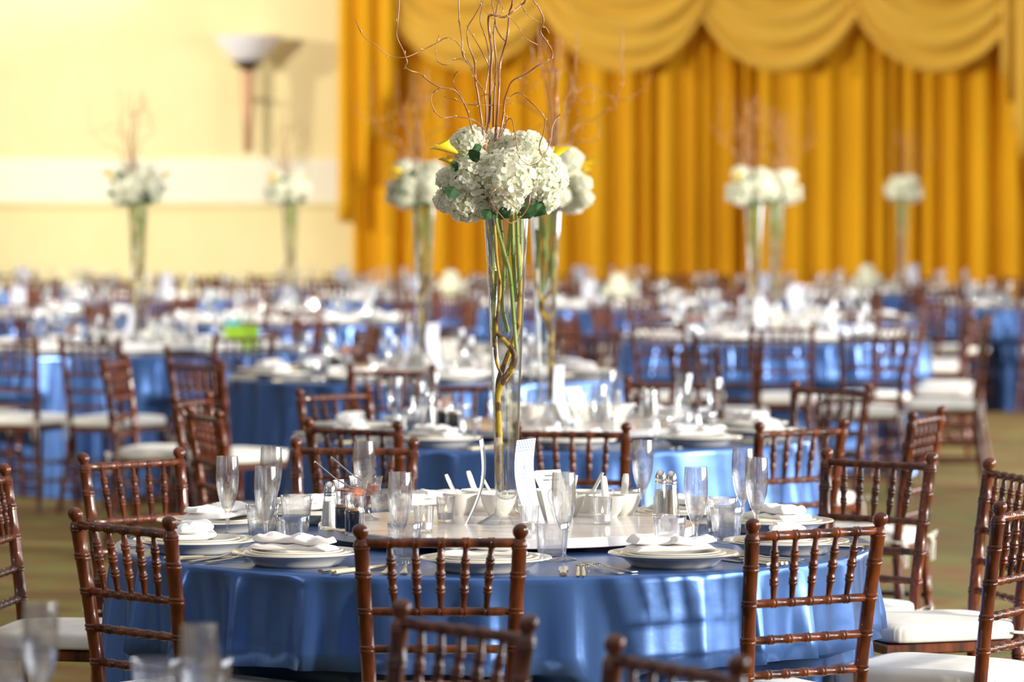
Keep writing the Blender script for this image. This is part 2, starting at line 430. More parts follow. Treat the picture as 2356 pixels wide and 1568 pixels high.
def post_g(side):
    rings = [0.15, 0.28, 0.40, 0.545, 0.625, 0.709, 0.79]
    zs = ringed([0.0, 0.08, 0.25, 0.34, 0.45, 0.50, 0.59, 0.67, 0.75, 0.82, 0.845], rings, 0, 0)
    prof = [(z, 0.0165 * (0.80 + 0.20 * min(1, z / 0.35)) + ring_r(z, rings, 0.0022)) for z in zs]
    prof += [(0.850, 0.0185), (0.853, 0.017), (0.857, 0.0185), (0.861, 0.0165), (0.868, 0.0145), (0.8715, 0.0105), (0.8755, 0.0125), (0.881, 0.0165), (0.888, 0.0180), (0.895, 0.0165), (0.900, 0.0125), (0.9035, 0.007), (0.905, 0.0)]
    v = []; f = []; n = 12
    for z, r in prof:
        x, y = post_xy(z)
        for k in range(n):
            a = 2 * PI * k / n; v.append((side * x + r * math.cos(a), y + r * math.sin(a), z))
    for i in range(len(prof) - 1):
        for k in range(n):
            l = (k + 1) % n; f.append((i * n + k, i * n + l, (i + 1) * n + l, (i + 1) * n + k))
    f.append(tuple(range(n))[::-1])
    g = G(); g.add(v, f); return g
def bar_g(p0, p1, r, rings, dr, taper=None, n=8):
    p0 = Vector(p0); p1 = Vector(p1); Lh = (p1 - p0).length
    ss = ringed([0, Lh], rings, 0, 0); ss = [s for s in ss if 0 <= s <= Lh]
    g = G(); g.tube([p0.lerp(p1, s / Lh) for s in ss], [(taper(s / Lh) if taper else r) + ring_r(s, rings, dr) for s in ss], n); return g
parts = []
wd = M['wood']
for s in (-1, 1): parts.append(('back_post', post_g(s).mesh('back_post', wd)))
x8, y8 = post_xy(0.862)
g = bar_g((-x8, y8, 0.862), (x8, y8, 0.862), 0.0105, [x8 + d for d in (-0.112, -0.056, 0, 0.056, 0.112)], 0.0018); parts.append(('top_rail', g.mesh('top_rail', wd)))
for z in RAILZ:
    x, y = post_xy(z); parts.append(('rail', bar_g((-x, y, z), (x, y, z), 0.0098, [x + d for d in (-0.1, -0.05, 0, 0.05, 0.1)], 0.0018).mesh('rail', wd)))
for k in range(5):
    d = (k - 2)
    p0 = (d * 0.050, post_xy(0.709)[1], 0.712); p1 = (d * 0.056, post_xy(0.862)[1], 0.858)
    tp = lambda t: 0.0056 + 0.0034 * (1 - abs(2 * t - 1) ** 1.6)
    parts.append(('spindle', bar_g(p0, p1, 0.008, [0.045, 0.079, 0.112], 0.0022, tp).mesh('spindle', wd)))
def trap(yb, yf, wb, wf, z0, z1, inset=0.0):
    g = G(); v = []
    for z, e in ((z0, 0.004), (z0 + 0.004, 0), (z1 - 0.004, 0), (z1, 0.004)):
        v += [(-wb + e, yb + e, z), (wb - e, yb + e, z), (wf - e, yf - e, z), (-wf + e, yf - e, z)]
    f = [(3, 2, 1, 0), (12, 13, 14, 15)]
    for i in range(3):
        for k in range(4): f.append((i * 4 + k, i * 4 + (k + 1) % 4, i * 4 + 4 + (k + 1) % 4, i * 4 + 4 + k))
    g.add(v, f); return g
parts.append(('seat', trap(-0.012, 0.385, 0.165, 0.200, 0.415, 0.442).mesh('seat', wd)))
for s in (-1, 1):
    parts.append(('front_leg', bar_g((s * 0.180, 0.355, 0.42), (s * 0.196, 0.375, 0.0), 0.015, [0.05, 0.18, 0.30], 0.002, lambda t: 0.0165 - 0.004 * t, 10).mesh('front_leg', wd)))
for z in (0.14, 0.235):
    parts.append(('stretcher', bar_g((-0.188, 0.365, z), (0.188, 0.365, z), 0.009, [0.1, 0.19, 0.28], 0.002).mesh('stretcher', wd)))
    x, y = post_xy(z); parts.append(('stretcher', bar_g((-x, y, z - 0.02), (x, y, z - 0.02), 0.009, [0.1, 0.17, 0.25], 0.002).mesh('stretcher', wd)))
    for s in (-1, 1): parts.append(('stretcher', bar_g((s * x, y, z + 0.02), (s * 0.188, 0.365, z + 0.02), 0.009, [0.1, 0.2, 0.3], 0.002).mesh('stretcher', wd)))
# cushion
def cushion_g():
    g = G()
    def fn(u, v):
        a = 2 * PI * u; e = 0.30
        cx = math.copysign(abs(math.cos(a)) ** e, math.cos(a)); cy = math.copysign(abs(math.sin(a)) ** e, math.sin(a))
        # v: bottom centre -> edge -> top centre
        if v < 0.15: r = v / 0.15; z = 0.0
        elif v < 0.55:
            t = (v - 0.15) / 0.40; r = 1 + 0.018 * math.sin(PI * t); z = 0.046 * t
        else:
            t = (v - 0.55) / 0.45; r = 1 - t; z = 0.046 + 0.012 * (1 - (1 - t) ** 3)
        if 0.2 < v < 0.6: r *= 1 + 0.006 * math.sin(a * 60) * (1 if abs(v - .35) < .2 else 0.3)
        yy = 0.185 + 0.195 * cy * r; ww = 0.172 + 0.028 * (yy / 0.37)
        return (ww * cx * r, yy, 0.443 + z)
    g.grid(fn, 96, 16, True); return g
cush_me = cushion_g().mesh('cushion', M['cushion'], 0)
def tie_g(s):
    g = G(); x, y = post_xy(0.46)
    c = Vector((s * (x + 0.004), y - 0.02, 0.462))
    g.tube([(s * (x + 0.022), y + 0.02, 0.465), (s * (x + 0.02), y - 0.005, 0.462), c, (s * (x - 0.02), y - 0.012, 0.46), (s * (x - 0.022), y + 0.02, 0.462)], 0.004, 6)
    for q in (1, -1):
        g.tube([c, c + Vector((q * 0.012, -0.016, 0.010)), c + Vector((q * 0.03, -0.018, 0.012)), c + Vector((q * 0.036, -0.012, 0.0)), c + Vector((q * 0.02, -0.012, -0.006)), c], 0.003, 6)
        g.tube([c, c + Vector((q * 0.01, -0.016, -0.02)), c + Vector((q * 0.018, -0.012, -0.06)), c + Vector((q * 0.014, -0.012, -0.085))], 0.003, 6)
    return g
tie_me = [tie_g(s).mesh('cushion_tie', M['ribbon']) for s in (-1, 1)]
chair_root = tag(link('chiavari_chair', None), 'mahogany chair', 'chair')
tree_k = [(link(n, me, chair_root), []) for n, me in parts]
cu = link('cushion', cush_me, chair_root); cu['label'] = 'ivory satin seat cushion'
tree_k.append((cu, [link('cushion_tie', t, cu) for t in tie_me]))
CHAIR = Proto((chair_root, tree_k))
# far chairs: same frame as one part
gf = G()
for n_, me in parts:
    vs = [tuple(v.co) for v in me.vertices]; fs = [tuple(p.vertices) for p in me.polygons]; gf.add(vs, fs)
fr_root = tag(link('chiavari_chair', None), 'mahogany chair', 'chair')
fcu = link('cushion', cush_me, fr_root); fcu['label'] = 'ivory satin seat cushion'
FARCHAIR = Proto((fr_root, [(link('chair_frame', gf.mesh('chair_frame', wd), fr_root), []), (fcu, [])]))
CHAIRS = []   # (x,y,rz) of all chairs
def chair_at(X, Y, face, label, group=None, far=False):
    """X, Y: middle of the top rail; face: direction (deg) the sitter looks, 90 = away from the camera"""
    a = math.radians(face); rz = a - PI / 2
    ox = X + math.cos(a) * 0.056; oy = Y + math.sin(a) * 0.056
    CHAIRS.append((ox, oy, a))
    (FARCHAIR if far else CHAIR).put((ox, oy, 0), rz, label, group)

# ------------------------------------------------------------------ tables
TR = 0.9425
TABLES = {}   # name -> (x, y)
def sxy(px, s): return ((px - W / 2) / s, F / s)
def tablecloth(x, y, seed, label, group):
    near = []
    for (cx, cy, a) in CHAIRS:
        fx, fy = cx + math.cos(a) * 0.385 - x, cy + math.sin(a) * 0.385 - y
        d = math.hypot(fx, fy)
        if d < TR + 0.06: near.append((math.atan2(fy, fx), d))
    rnd = random.Random(seed); nf = rnd.randint(30, 36)
    ph = [rnd.uniform(0, 2 * PI) for _ in range(6)]
    NU = 400
    zs = [0.76, 0.76, 0.7595, 0.757, 0.752, 0.74, 0.70, 0.64, 0.58, 0.54, 0.525, 0.51, 0.46, 0.42, 0.34, 0.24, 0.14, 0.06, 0.008]
    rs0 = [0.3, TR - 0.02, TR - 0.009, TR - 0.003, TR, TR + 0.001, TR + 0.004, TR + 0.008] + [TR + 0.008 + 0.05 * ((0.64 - z) / 0.64) for z in zs[8:]]
    v = [(0, 0, 0.76)]; f = []
    for j, z in enumerate(zs):
        t = max(0.0, (0.75 - z) / 0.75)
        for i in range(NU):
            a = 2 * PI * i / NU
            w = a * nf + 1.1 * math.sin(a * 3 + ph[0]) + 0.8 * math.sin(a * 5 + ph[1])
            amp = (t ** 0.52) * 0.066 * (0.65 + 0.35 * math.sin(a * 2 + ph[2]) + 0.25 * math.sin(a * 7 + ph[3]))
            s = math.sin(w); s = (1 - abs(s) ** 0.8) * 2 - 1 if s < 0 else 1 - 0.5 * s
            q = w + 0.8 * t * math.sin(a * 4 + ph[4]); fold = 1 - 2 * abs(math.sin(q / 2)) ** 0.75 + 0.35 * math.sin(2 * w + ph[5])
            r = rs0[j] + amp * fold
            if z < 0.54:
                for (ca, cr_) in near:
                    da = (a - ca + PI) % (2 * PI) - PI
                    off = abs(da) * TR
                    k = max(0, min(1, (0.36 - off) / 0.12)); k = k * k * (3 - 2 * k)
                    kz = max(0, min(1, (0.54 - z) / 0.03)) ; kz = kz * kz * (3 - 2 * kz)
                    r = r + (min(r, cr_ - 0.045) - r) * k * kz
            v.append((r * math.cos(a), r * math.sin(a), z))
    for i in range(NU): f.append((0, 1 + i, 1 + (i + 1) % NU))
    for j in range(len(zs) - 1):
        for i in range(NU):
            i2 = (i + 1) % NU
            f.append((1 + j * NU + i, 1 + (j + 1) * NU + i, 1 + (j + 1) * NU + i2, 1 + j * NU + i2))
    g = G(); g.add(v, f)
    o = link('tablecloth', g.mesh('tablecloth', M['cloth'], 0), None, (x, y, 0))
    return tag(o, label, 'tablecloth', group)
# table under the cloth (top + pedestal legs)
g = G(); g.lathe([(0.0, 0.725), (TR - 0.03, 0.725), (TR - 0.022, 0.731), (TR - 0.022, 0.751), (TR - 0.03, 0.756), (0.0, 0.756)], 48)
top_me = g.mesh('table_top', M['susanedge'])
leg_mes = []
for k in range(4):
    a = PI / 4 + k * PI / 2; g = G(); g.tube([(0.5 * math.cos(a), 0.5 * math.sin(a), 0.724), (0.52 * math.cos(a), 0.52 * math.sin(a), 0.0)], 0.018, 8); leg_mes.append(g.mesh('leg', M['darkbronze']))
tr_ = tag(link('round_table', None), 'round banquet table', 'table')
TABLE = Proto((tr_, [(link('table_top', top_me, tr_), [])] + [(link('leg', m_, tr_), []) for m_ in leg_mes]))

# ------------------------------------------------------------------ tableware prototypes
gl, gfr = M['glass'], M['glassfar']
def flute_prof():
    o = [(0.0, 0.0), (0.030, 0.0), (0.031, 0.0015), (0.022, 0.004), (0.008, 0.009), (0.0055, 0.016), (0.0050, 0.040), (0.0058, 0.060), (0.0085, 0.070), (0.013, 0.077), (0.0205, 0.096), (0.0262, 0.120), (0.0288, 0.145), (0.0288, 0.170), (0.0278, 0.190), (0.0268, 0.207)]
    i = [(0.0256, 0.207), (0.0266, 0.190), (0.0276, 0.170), (0.0276, 0.145), (0.0250, 0.121), (0.0193, 0.098), (0.012, 0.081), (0.004, 0.076), (0.0, 0.0755)]
    return o + i
def tumbler_g(n=48):
    g = G()
    def mod(a, z):
        k = max(0, 1 - abs(z - 0.025) / 0.05)
        return 1 - 0.035 * k * (0.5 + 0.5 * math.cos(8 * a))
    g.lathe([(0.0, 0.0), (0.030, 0.0), (0.0325, 0.003), (0.0335, 0.012), (0.0365, 0.040), (0.0395, 0.068), (0.0420, 0.0895), (0.0412, 0.0905), (0.0404, 0.0895), (0.0382, 0.068), (0.0345, 0.040), (0.0300, 0.018), (0.024, 0.013), (0.0, 0.012)], n, mod=mod)
    return g
g = G(); g.lathe(flute_prof(), 32); me_fl = g.mesh('champagne_flute', gl, 1.0)
g = G(); g.lathe(flute_prof(), 20); me_fl2 = g.mesh('champagne_flute', gfr, 1.0)
FLUTE = single('champagne_flute', me_fl, 'flute', 'glass'); FLUTE2 = single('champagne_flute', me_fl2, 'flute', 'glass')
TUMB = single('water_tumbler', tumbler_g().mesh('water_tumbler', gl, 1.0), 'tumbler', 'glass')
TUMB2 = single('water_tumbler', tumbler_g(24).mesh('water_tumbler', gfr, 1.0), 'tumbler', 'glass')
# charger, plates
def emb(a, z): return 1.0
def charger_g(n=64):
    g = G()
    prof = [(0.0, 0.004), (0.090, 0.004), (0.0905, 0.0), (0.098, 0.0), (0.103, 0.006), (0.120, 0.020), (0.150, 0.0285), (0.1525, 0.030), (0.1515, 0.0325), (0.140, 0.0300), (0.118, 0.0250), (0.105, 0.0135), (0.095, 0.0085), (0.0, 0.008)]
    v = []
    for i, (r, z) in enumerate(prof):
        for k in range(n):
            a = 2 * PI * k / n; zz = z + (0.0010 * math.cos(k * PI) if i == 9 else 0)
            v.append((r * math.cos(a), r * math.sin(a), zz))
    f = []
    for i in range(len(prof) - 1):
        for k in range(n):
            l = (k + 1) % n; f.append((i * n + k, i * n + l, (i + 1) * n + l, (i + 1) * n + k))
    g.add(v, f); return g
CHARGER = single('charger_plate', charger_g().mesh('charger_plate', M['china'], 0.9), 'charger', 'plate')
def plate_prof(R, h): return [(0.0, 0.002), (R * 0.56, 0.002), (R * 0.57, 0.0), (R * 0.63, 0.0), (R * 0.70, h * 0.35), (R * 0.98, h * 0.92), (R, h), (R * 0.99, h + 0.0022), (R * 0.72, h * 0.5 + 0.0025), (R * 0.62, 0.006), (0.0, 0.005)]
g = G(); g.lathe(plate_prof(0.124, 0.022), 48); DPLATE = single('dinner_plate', g.mesh('dinner_plate', M['china'], 0.9), 'plate', 'plate')
g = G(); g.lathe(plate_prof(0.108, 0.018), 48); SPLATE = single('salad_plate', g.mesh('salad_plate', M['china'], 0.9), 'plate', 'plate')
def napkin_g(seed):
    rnd = random.Random(seed); g = G(); o1, o2, o3 = rnd.uniform(0, 9), rnd.uniform(0, 9), rnd.uniform(-0.5, 0.5)
    def slab(L0, L1, wb, wf, z0, hh, curl, cx=0):
        def fn(u, v):
            a = 2 * PI * u
            x = L0 + (L1 - L0) * v; w = (wb + (wf - wb) * v)
            e = 0.45
            cy = math.copysign(abs(math.cos(a)) ** e, math.cos(a)); cz = math.copysign(abs(math.sin(a)) ** 0.9, math.sin(a))
            end = min(1, min(v, 1 - v) * 9) ** 0.5
            top = hh * (1 + 0.30 * math.sin(5 * x * 22 + o1 + cy * 2) * 0.4 + 0.25 * noise.noise(Vector((x * 30 + o1, cy * 3, o2))))
            y = cx + cy * w * (0.9 + 0.1 * end) + 0.006 * math.sin(x * 40 + o2)
            z = z0 + (top * (0.5 + 0.5 * cz)) * (0.25 + 0.75 * end) + curl * (v - 0.5) ** 2
            return (x, y, z)
        g.grid(fn, 28, 22, True)
        n = 28; b_ = len(g.v) - 28 * 23
        g.f.append(tuple(b_ + k for k in range(n))[::-1]); g.mi.append(0); g.f.append(tuple(b_ + 28 * 22 + k for k in range(n))); g.mi.append(0)
    slab(-0.105, 0.095, 0.052, 0.040, 0.0, 0.015, 0.01)
    slab(-0.10, 0.02 + o3 * 0.05, 0.040, 0.030, 0.014, 0.021, 0.02, 0.006)
    slab(-0.01 + o3 * 0.05, 0.10, 0.045, 0.022, 0.013, 0.017, 0.03, -0.008)
    return g
NAPS = [single('folded_napkin', napkin_g(i).mesh('folded_napkin', M['napkin'], 0.8), 'napkin', 'napkin') for i in range(5)]
# flatware (length along y)
def fork_g():
    g = G()
    def strip(y0, y1, w0, w1, z0, z1, t=0.0016, n=6, arch=0.0):
        def fn(u, v):
            y = y0 + (y1 - y0) * v; w = w0 + (w1 - w0) * v; z = z0 + (z1 - z0) * v + arch * math.sin(PI * v)
            a = 2 * PI * u; return (w * math.cos(a), y, z + t * (1 + math.sin(a)))
        g.grid(fn, 8, n, True)
        b_ = len(g.v) - 8 * (n + 1); g.f.append(tuple(b_ + k for k in range(8))); g.f.append(tuple(b_ + 8 * n + k for k in range(8))[::-1]); g.mi += [0, 0]
    strip(-0.10, -0.005, 0.0100, 0.0035, 0.001, 0.004)
    strip(-0.005, 0.035, 0.0035, 0.0035, 0.004, 0.010)
    strip(0.035, 0.060, 0.0045, 0.0125, 0.010, 0.006)
    for k in range(4):
        x = (k - 1.5) * 0.0066
        g.tube([(x, 0.058, 0.0075), (x, 0.075, 0.007), (x * 0.97, 0.100, 0.012)], [0.0022, 0.002, 0.001], 6)
    return g
def knife_g():
    g = G(); 
    def fn(u, v):
        y = -0.115 + 0.23 * v; a = 2 * PI * u
        w = 0.0085 if v < 0.45 else (0.006 if v < 0.5 else 0.011 * (1 - max(0, (v - 0.9) / 0.1) ** 2 * 0.9)); t = 0.004 if v < 0.45 else 0.0012
        return (w * math.cos(a), y, t + t * math.sin(a))
    g.grid(fn, 10, 24, True)
    g.f.append(tuple(range(10))); g.f.append(tuple(240 + k for k in range(10))[::-1]); g.mi += [0, 0]
    return g
def chop_g():
    g = G(); g.tube([(0, -0.12, 0.0045), (0, 0.0, 0.004), (0, 0.115, 0.0035)], [0.0045, 0.0038, 0.0022], 6); return g
FORK = single('dinner_fork', fork_g().mesh('dinner_fork', M['steel'], 0.8), 'fork', 'fork')
KNIFE = single('dinner_knife', knife_g().mesh('dinner_knife', M['steel'], 0.8), 'knife', 'knife')
M['bamboo'] = mat('bamboo', (0.78, 0.66, 0.42), 0.45)
CHOP = single('chopstick', chop_g().mesh('chopstick', M['bamboo'], 0.8), 'chopstick', 'chopstick')
# lazy susan
sr = tag(link('lazy_susan', None), 'susan', 'turntable')
g = G(); g.lathe([(0.0, 0.0), (0.20, 0.0), (0.20, 0.0145), (0.0, 0.0145)], 40); b1 = link('bearing_base', g.mesh('bearing_base', M['underplate']), sr)
g = G(); g.lathe([(0.0, 0.015), (0.470, 0.015), (0.472, 0.017), (0.472, 0.038), (0.470, 0.040), (0.0, 0.040)], 96)
me = g.mesh('turntable_top', [M['susan'], M['susanedge']])
for p in me.polygons:
    if abs(p.normal.z) < 0.7: p.material_index = 1
SUSAN = Proto((sr, [(b1, []), (link('turntable_top', me, sr), [])]))
# votive candle
def votive(glassm):
    vr = tag(link('votive_candle', None), 'votive', 'candle')
    g = G(); g.lathe([(0.0, 0.0), (0.020, 0.0), (0.0212, 0.002), (0.0225, 0.02), (0.0248, 0.066), (0.0238, 0.066), (0.0215, 0.02), (0.0200, 0.009), (0.0, 0.008)], 28)
    a = link('glass_cup', g.mesh('glass_cup', glassm, 1.0), vr)
    g = G(); g.lathe([(0.0, 0.0090), (0.0185, 0.0090), (0.0190, 0.025), (0.0180, 0.025), (0.018, 0.023), (0.0, 0.023)], 24); t = link('tealight', g.mesh('tealight', [M['tin']], 0.8), vr)
    g = G(); g.lathe([(0.0, 0.0232), (0.0175, 0.0232), (0.0175, 0.0236), (0.0, 0.0240)], 20); w = link('wax', g.mesh('wax', M['wax']), t)
    g = G(); g.tube([(0, 0, 0.023), (0.001, 0, 0.029)], 0.0008, 5); k = link('wick', g.mesh('wick', M['wick']), t)
    g = G(); g.lathe([(0.0, 0.028), (0.0022, 0.031), (0.0026, 0.034), (0.0016, 0.039), (0.0003, 0.044), (0.0, 0.045)], 10); fl = link('flame', g.mesh('flame', M['flame']), t)
    return Proto((vr, [(a, []), (t, [w, k, fl])]))
VOTIVE = votive(gl); VOTIVE2 = votive(gfr)
# shakers
def shaker(fill, nm, glassm):
    r = tag(link(nm, None), nm, 'shaker')
    g = G(); oct_ = lambda a, z: 1 + 0.05 * math.cos(8 * a)
    g.lathe([(0.0, 0.0), (0.0215, 0.0), (0.0225, 0.003), (0.0185, 0.035), (0.0145, 0.070), (0.0125, 0.085), (0.0110, 0.085), (0.0130, 0.070), (0.0168, 0.035), (0.0195, 0.008), (0.0, 0.006)], 32, mod=oct_)
    a = link('glass_body', g.mesh('glass_body', glassm, 0.9), r)
    g = G(); g.lathe([(0.0, 0.0085), (0.0185, 0.0085), (0.0160, 0.035), (0.0124, 0.068), (0.0, 0.069)], 20); b_ = link('filling', g.mesh('filling', fill), r)
    g = G(); g.lathe([(0.0133, 0.082), (0.0140, 0.083), (0.0140, 0.088), (0.0130, 0.089), (0.0140, 0.090), (0.0140, 0.096), (0.0135, 0.102), (0.0105, 0.111), (0.0055, 0.1165), (0.0, 0.118)], 24); c = link('metal_cap', g.mesh('metal_cap', M['chrome'], 0.9), r)
    return Proto((r, [(a, []), (b_, []), (c, [])]))
SALT = shaker(M['salt'], 'salt_shaker', M['glassfar']); PEPPER = shaker(M['pepper'], 'pepper_shaker', M['glassfar'])
# sauce jar
def jar():
    r = tag(link('sauce_jar', None), 'jar', 'jar')
    g = G(); g.lathe([(0.0, 0.0), (0.020, 0.0), (0.0235, 0.003), (0.0235, 0.007), (0.0225, 0.009), (0.0235, 0.012), (0.0240, 0.052), (0.0250, 0.056), (0.0240, 0.060), (0.0215, 0.065), (0.0210, 0.070), (0.0228, 0.075), (0.0228, 0.090), (0.0235, 0.095), (0.0215, 0.097), (0.0210, 0.090), (0.0195, 0.070), (0.0215, 0.058), (0.0220, 0.008), (0.0, 0.007)], 28)
    a = link('glass_body', g.mesh('glass_body', M['glassfar'], 0.9), r)
    g = G(); g.lathe([(0.0, 0.0075), (0.0205, 0.0075), (0.0222, 0.010), (0.0226, 0.052), (0.0220, 0.060), (0.0, 0.060)], 24); b_ = link('dark_sauce', g.mesh('dark_sauce', M['soy']), r)
    g = G(); g.lathe([(0.0, 0.0605), (0.0205, 0.0605), (0.0195, 0.066), (0.0, 0.067)], 20); c = link('amber_layer', g.mesh('amber_layer', M['amber']), r)
    return Proto((r, [(a, []), (b_, []), (c, [])]))
JAR = jar()
# compote with sauce and spoon
def compote():
    r = tag(link('sauce_compote', None), 'compote', 'dish')
    flt = lambda a, z: 1 + 0.025 * math.cos(10 * a)
    g = G(); g.lathe([(0.0, 0.0), (0.033, 0.0), (0.034, 0.002), (0.020, 0.006), (0.010, 0.014), (0.009, 0.030), (0.012, 0.045), (0.016, 0.052), (0.030, 0.060), (0.037, 0.075), (0.041, 0.098), (0.0435, 0.110), (0.0420, 0.110), (0.0390, 0.097), (0.0350, 0.076), (0.027, 0.064), (0.0, 0.060)], 40, mod=flt)
    a = link('glass_dish', g.mesh('glass_dish', M['glassfar'], 0.9), r)
    g = G(); g.lathe([(0.0, 0.0612), (0.026, 0.0650), (0.0335, 0.0770), (0.0365, 0.088), (0.0, 0.0885)], 28); b_ = link('chili_sauce', g.mesh('chili_sauce', M['chili']), r)
    return Proto((r, [(a, []), (b_, [])]))
COMPOTE = compote()
g = G(); g.tube([(-0.09, 0, 0.052), (-0.085, 0, 0.050), (-0.04, 0, 0.012), (0.0, 0, -0.012)], [0.0035, 0.0022, 0.002, 0.002], 8)
g.lathe([(0.0, -0.006), (0.008, -0.004), (0.010, 0.0), (0.009, 0.0), (0.0, -0.003)], 12, (0.006, 0, -0.012))
SPOON = single('sauce_spoon', g.mesh('sauce_spoon', M['steel']), 'spoon', 'spoon')
# china soup bowl and spoon
g = G(); g.lathe([(0.0, 0.003), (0.022, 0.003), (0.0225, 0.0), (0.026, 0.0), (0.027, 0.004), (0.036, 0.016), (0.043, 0.034), (0.0475, 0.056), (0.0460, 0.057), (0.0410, 0.034), (0.033, 0.016), (0.020, 0.008), (0.0, 0.007)], 40)
BOWL = single('soup_bowl', g.mesh('soup_bowl', M['whitechina'], 0.9), 'bowl', 'bowl')
def sspoon():
    g = G()
    def fn(u, v):
        a = 2 * PI * u
        c = Vector((-0.018 + 0.062 * v, 0, 0.020 + 0.082 * v - 0.012 * math.sin(PI * v)))
        w = 0.0085 + 0.001 * math.sin(PI * v); t = 0.0035
        if v > 0.93: w *= 0.8
        return (c.x + t * math.sin(a) * 0.9, w * math.cos(a), c.z - t * math.sin(a) * 0.4)
    g.grid(fn, 10, 12, True); g.f.append(tuple(120 + k for k in range(10))[::-1]); g.mi.append(0)
    def bw(u, v):
        a = 2 * PI * u; rr = v
        return (-0.020 + 0.020 * rr * math.cos(a), 0.014 * rr * math.sin(a), 0.012 + 0.009 * rr * rr)
    g.grid(bw, 16, 4, True)
    return g
SSPOON = single('soup_spoon', sspoon().mesh('soup_spoon', M['whitechina'], 0.9), 'spoon', 'spoon')
# menu card leaning: local: bottom edge at x=0 along y, leans toward -x, height ~.21, curved
def card_mesh(name, hgt, wid, lean, bow, cm_, text=True):
    g = G()
    def pt(u, v, off=0.0):
        z = hgt * v; x = -lean * v + bow * math.sin(PI * v); return (x + off, (u - 0.5) * wid, z)
    n = 12
    def shell(u, v): return pt(u, v)
    vv = []
    for j in range(n + 1):
        for (u, off) in ((0, 0.0), (1, 0.0), (1, 0.0012), (0, 0.0012)): vv.append(pt(u, j / n, off))
    f = []
    for j in range(n):
        for k in range(4): f.append((j * 4 + k, j * 4 + (k + 1) % 4, j * 4 + 4 + (k + 1) % 4, j * 4 + 4 + k))
    f += [(3, 2, 1, 0), (4 * n, 4 * n + 1, 4 * n + 2, 4 * n + 3)]
    g.add(vv, f)
    me = g.mesh(name, cm_, 0.9)
    t = G()
    def patch(u0, u1, v0, v1, side=1):
        off = 0.0016 if side > 0 else -0.0004
        t.add([pt(u0, v0, off), pt(u1, v0, off), pt(u1, v1, off), pt(u0, v1, off)], [(0, 1, 2, 3)])
    return me, t, patch
cme, t1, patch = card_mesh('menu_card', 0.212, 0.105, 0.038, -0.022, M['card'])
for r_ in range(4):          # houndstooth band across the top
    for c_ in range(14):
        if (r_ + c_) % 2 == 0:
            u = 0.02 + c_ * 0.069; v = 0.86 + r_ * 0.034; patch(u, min(0.99, u + 0.05), v, v + 0.026)
for k in range(3): patch(0.46, 0.54, 0.78 - k * 0.025, 0.79 - k * 0.025)
patch(0.47, 0.53, 0.64, 0.70)
for k in range(14):
    wd_ = 0.34 - 0.12 * ((k * 7) % 5) / 5; v = 0.58 - k * 0.036
    if k % 3 == 2: wd_ *= 0.5
    nn = int(wd_ / 0.05)
    for q in range(nn):
        u = 0.5 - wd_ / 2 + q * wd_ / nn; patch(u, u + wd_ / nn * 0.7, v, v + 0.010)
MCr = tag(link('menu_card', None), 'menu', 'card')
MENU = Proto((MCr, [(link('card_sheet', cme, MCr), []), (link('printed_lettering', t1.mesh('printed_lettering', M['blueprint'], 0), MCr), [])]))
cme, t2, patch = card_mesh('table_card', 0.13, 0.075, 0.060, 0.004, M['creamcard'])
ov = [(0.5 + 0.30 * math.cos(2 * PI * k / 28), 0.46 + 0.20 * math.sin(2 * PI * k / 28)) for k in range(28)]
for k in range(28):
    (a, b_), (c, d) = ov[k], ov[(k + 1) % 28]; m_ = 0.93
    o_ = 0.0016
    def q_(u, v):
        z = 0.13 * v; return (-0.060 * v + 0.004 * math.sin(PI * v) + o_, (u - 0.5) * 0.075, z)
    t2.add([q_(a, b_), q_(c, d), q_(0.5 + (c - 0.5) * m_, 0.46 + (d - 0.46) * m_), q_(0.5 + (a - 0.5) * m_, 0.46 + (b_ - 0.46) * m_)], [(0, 1, 2, 3)])
patch(0.47, 0.53, 0.38, 0.54); patch(0.2, 0.45, 0.80, 0.83); patch(0.5, 0.8, 0.80, 0.83); patch(0.3, 0.7, 0.88, 0.91); patch(0.3, 0.7, 0.16, 0.175)
TCr = tag(link('table_card', None), 'table card', 'card')
TCARD = Proto((TCr, [(link('card_sheet', cme, TCr), []), (link('printed_lettering', t2.mesh('printed_lettering', M['greyprint'], 0), TCr), [])]))

# ------------------------------------------------------------------ vase and arrangement (T1 coordinates traced, real size)
S1 = 926.0; T1X, T1Y = sxy(1135, S1)
V1 = P(1165, 1203, 0.80)          # vase foot centre on the turntable
VH = 0.772
vr = tag(link('trumpet_vase', None), 'vase', 'vase')
vp = [(0.0, 0.0), (0.074, 0.0), (0.0755, 0.002), (0.060, 0.008), (0.042, 0.018), (0.030, 0.028), (0.0285, 0.034), (0.0285, 0.060), (0.029, 0.10), (0.0315, 0.20), (0.036, 0.35), (0.042, 0.50), (0.049, 0.65), (0.0565, VH)]
vi = [(0.0545, VH), (0.047, 0.65), (0.040, 0.50), (0.0338, 0.35), (0.0292, 0.20), (0.0265, 0.10), (0.0255, 0.072), (0.018, 0.062), (0.0, 0.058)]
g = G(); g.lathe(vp + vi, 40); va = link('glass_body', g.mesh('glass_body', M['vaseglass'], 1.0), vr)
g = G(); g.lathe([(0.0, 0.0595), (0.0175, 0.0635), (0.0248, 0.074), (0.0258, 0.10), (0.0285, 0.20), (0.0325, 0.32), (0.0345, 0.375), (0.0, 0.375)], 32); vw = link('water', g.mesh('water', M['water'], 1.0), vr)
VASE = Proto((vr, [(va, []), (vw, [])]))
def L1(px, py, dy=0.0):
    """picture point -> arrangement-local coordinates at depth dy from the vase axis"""
    p = PY(px, py, V1.y + dy); return Vector((p.x - V1.x, dy, p.z - V1.z))
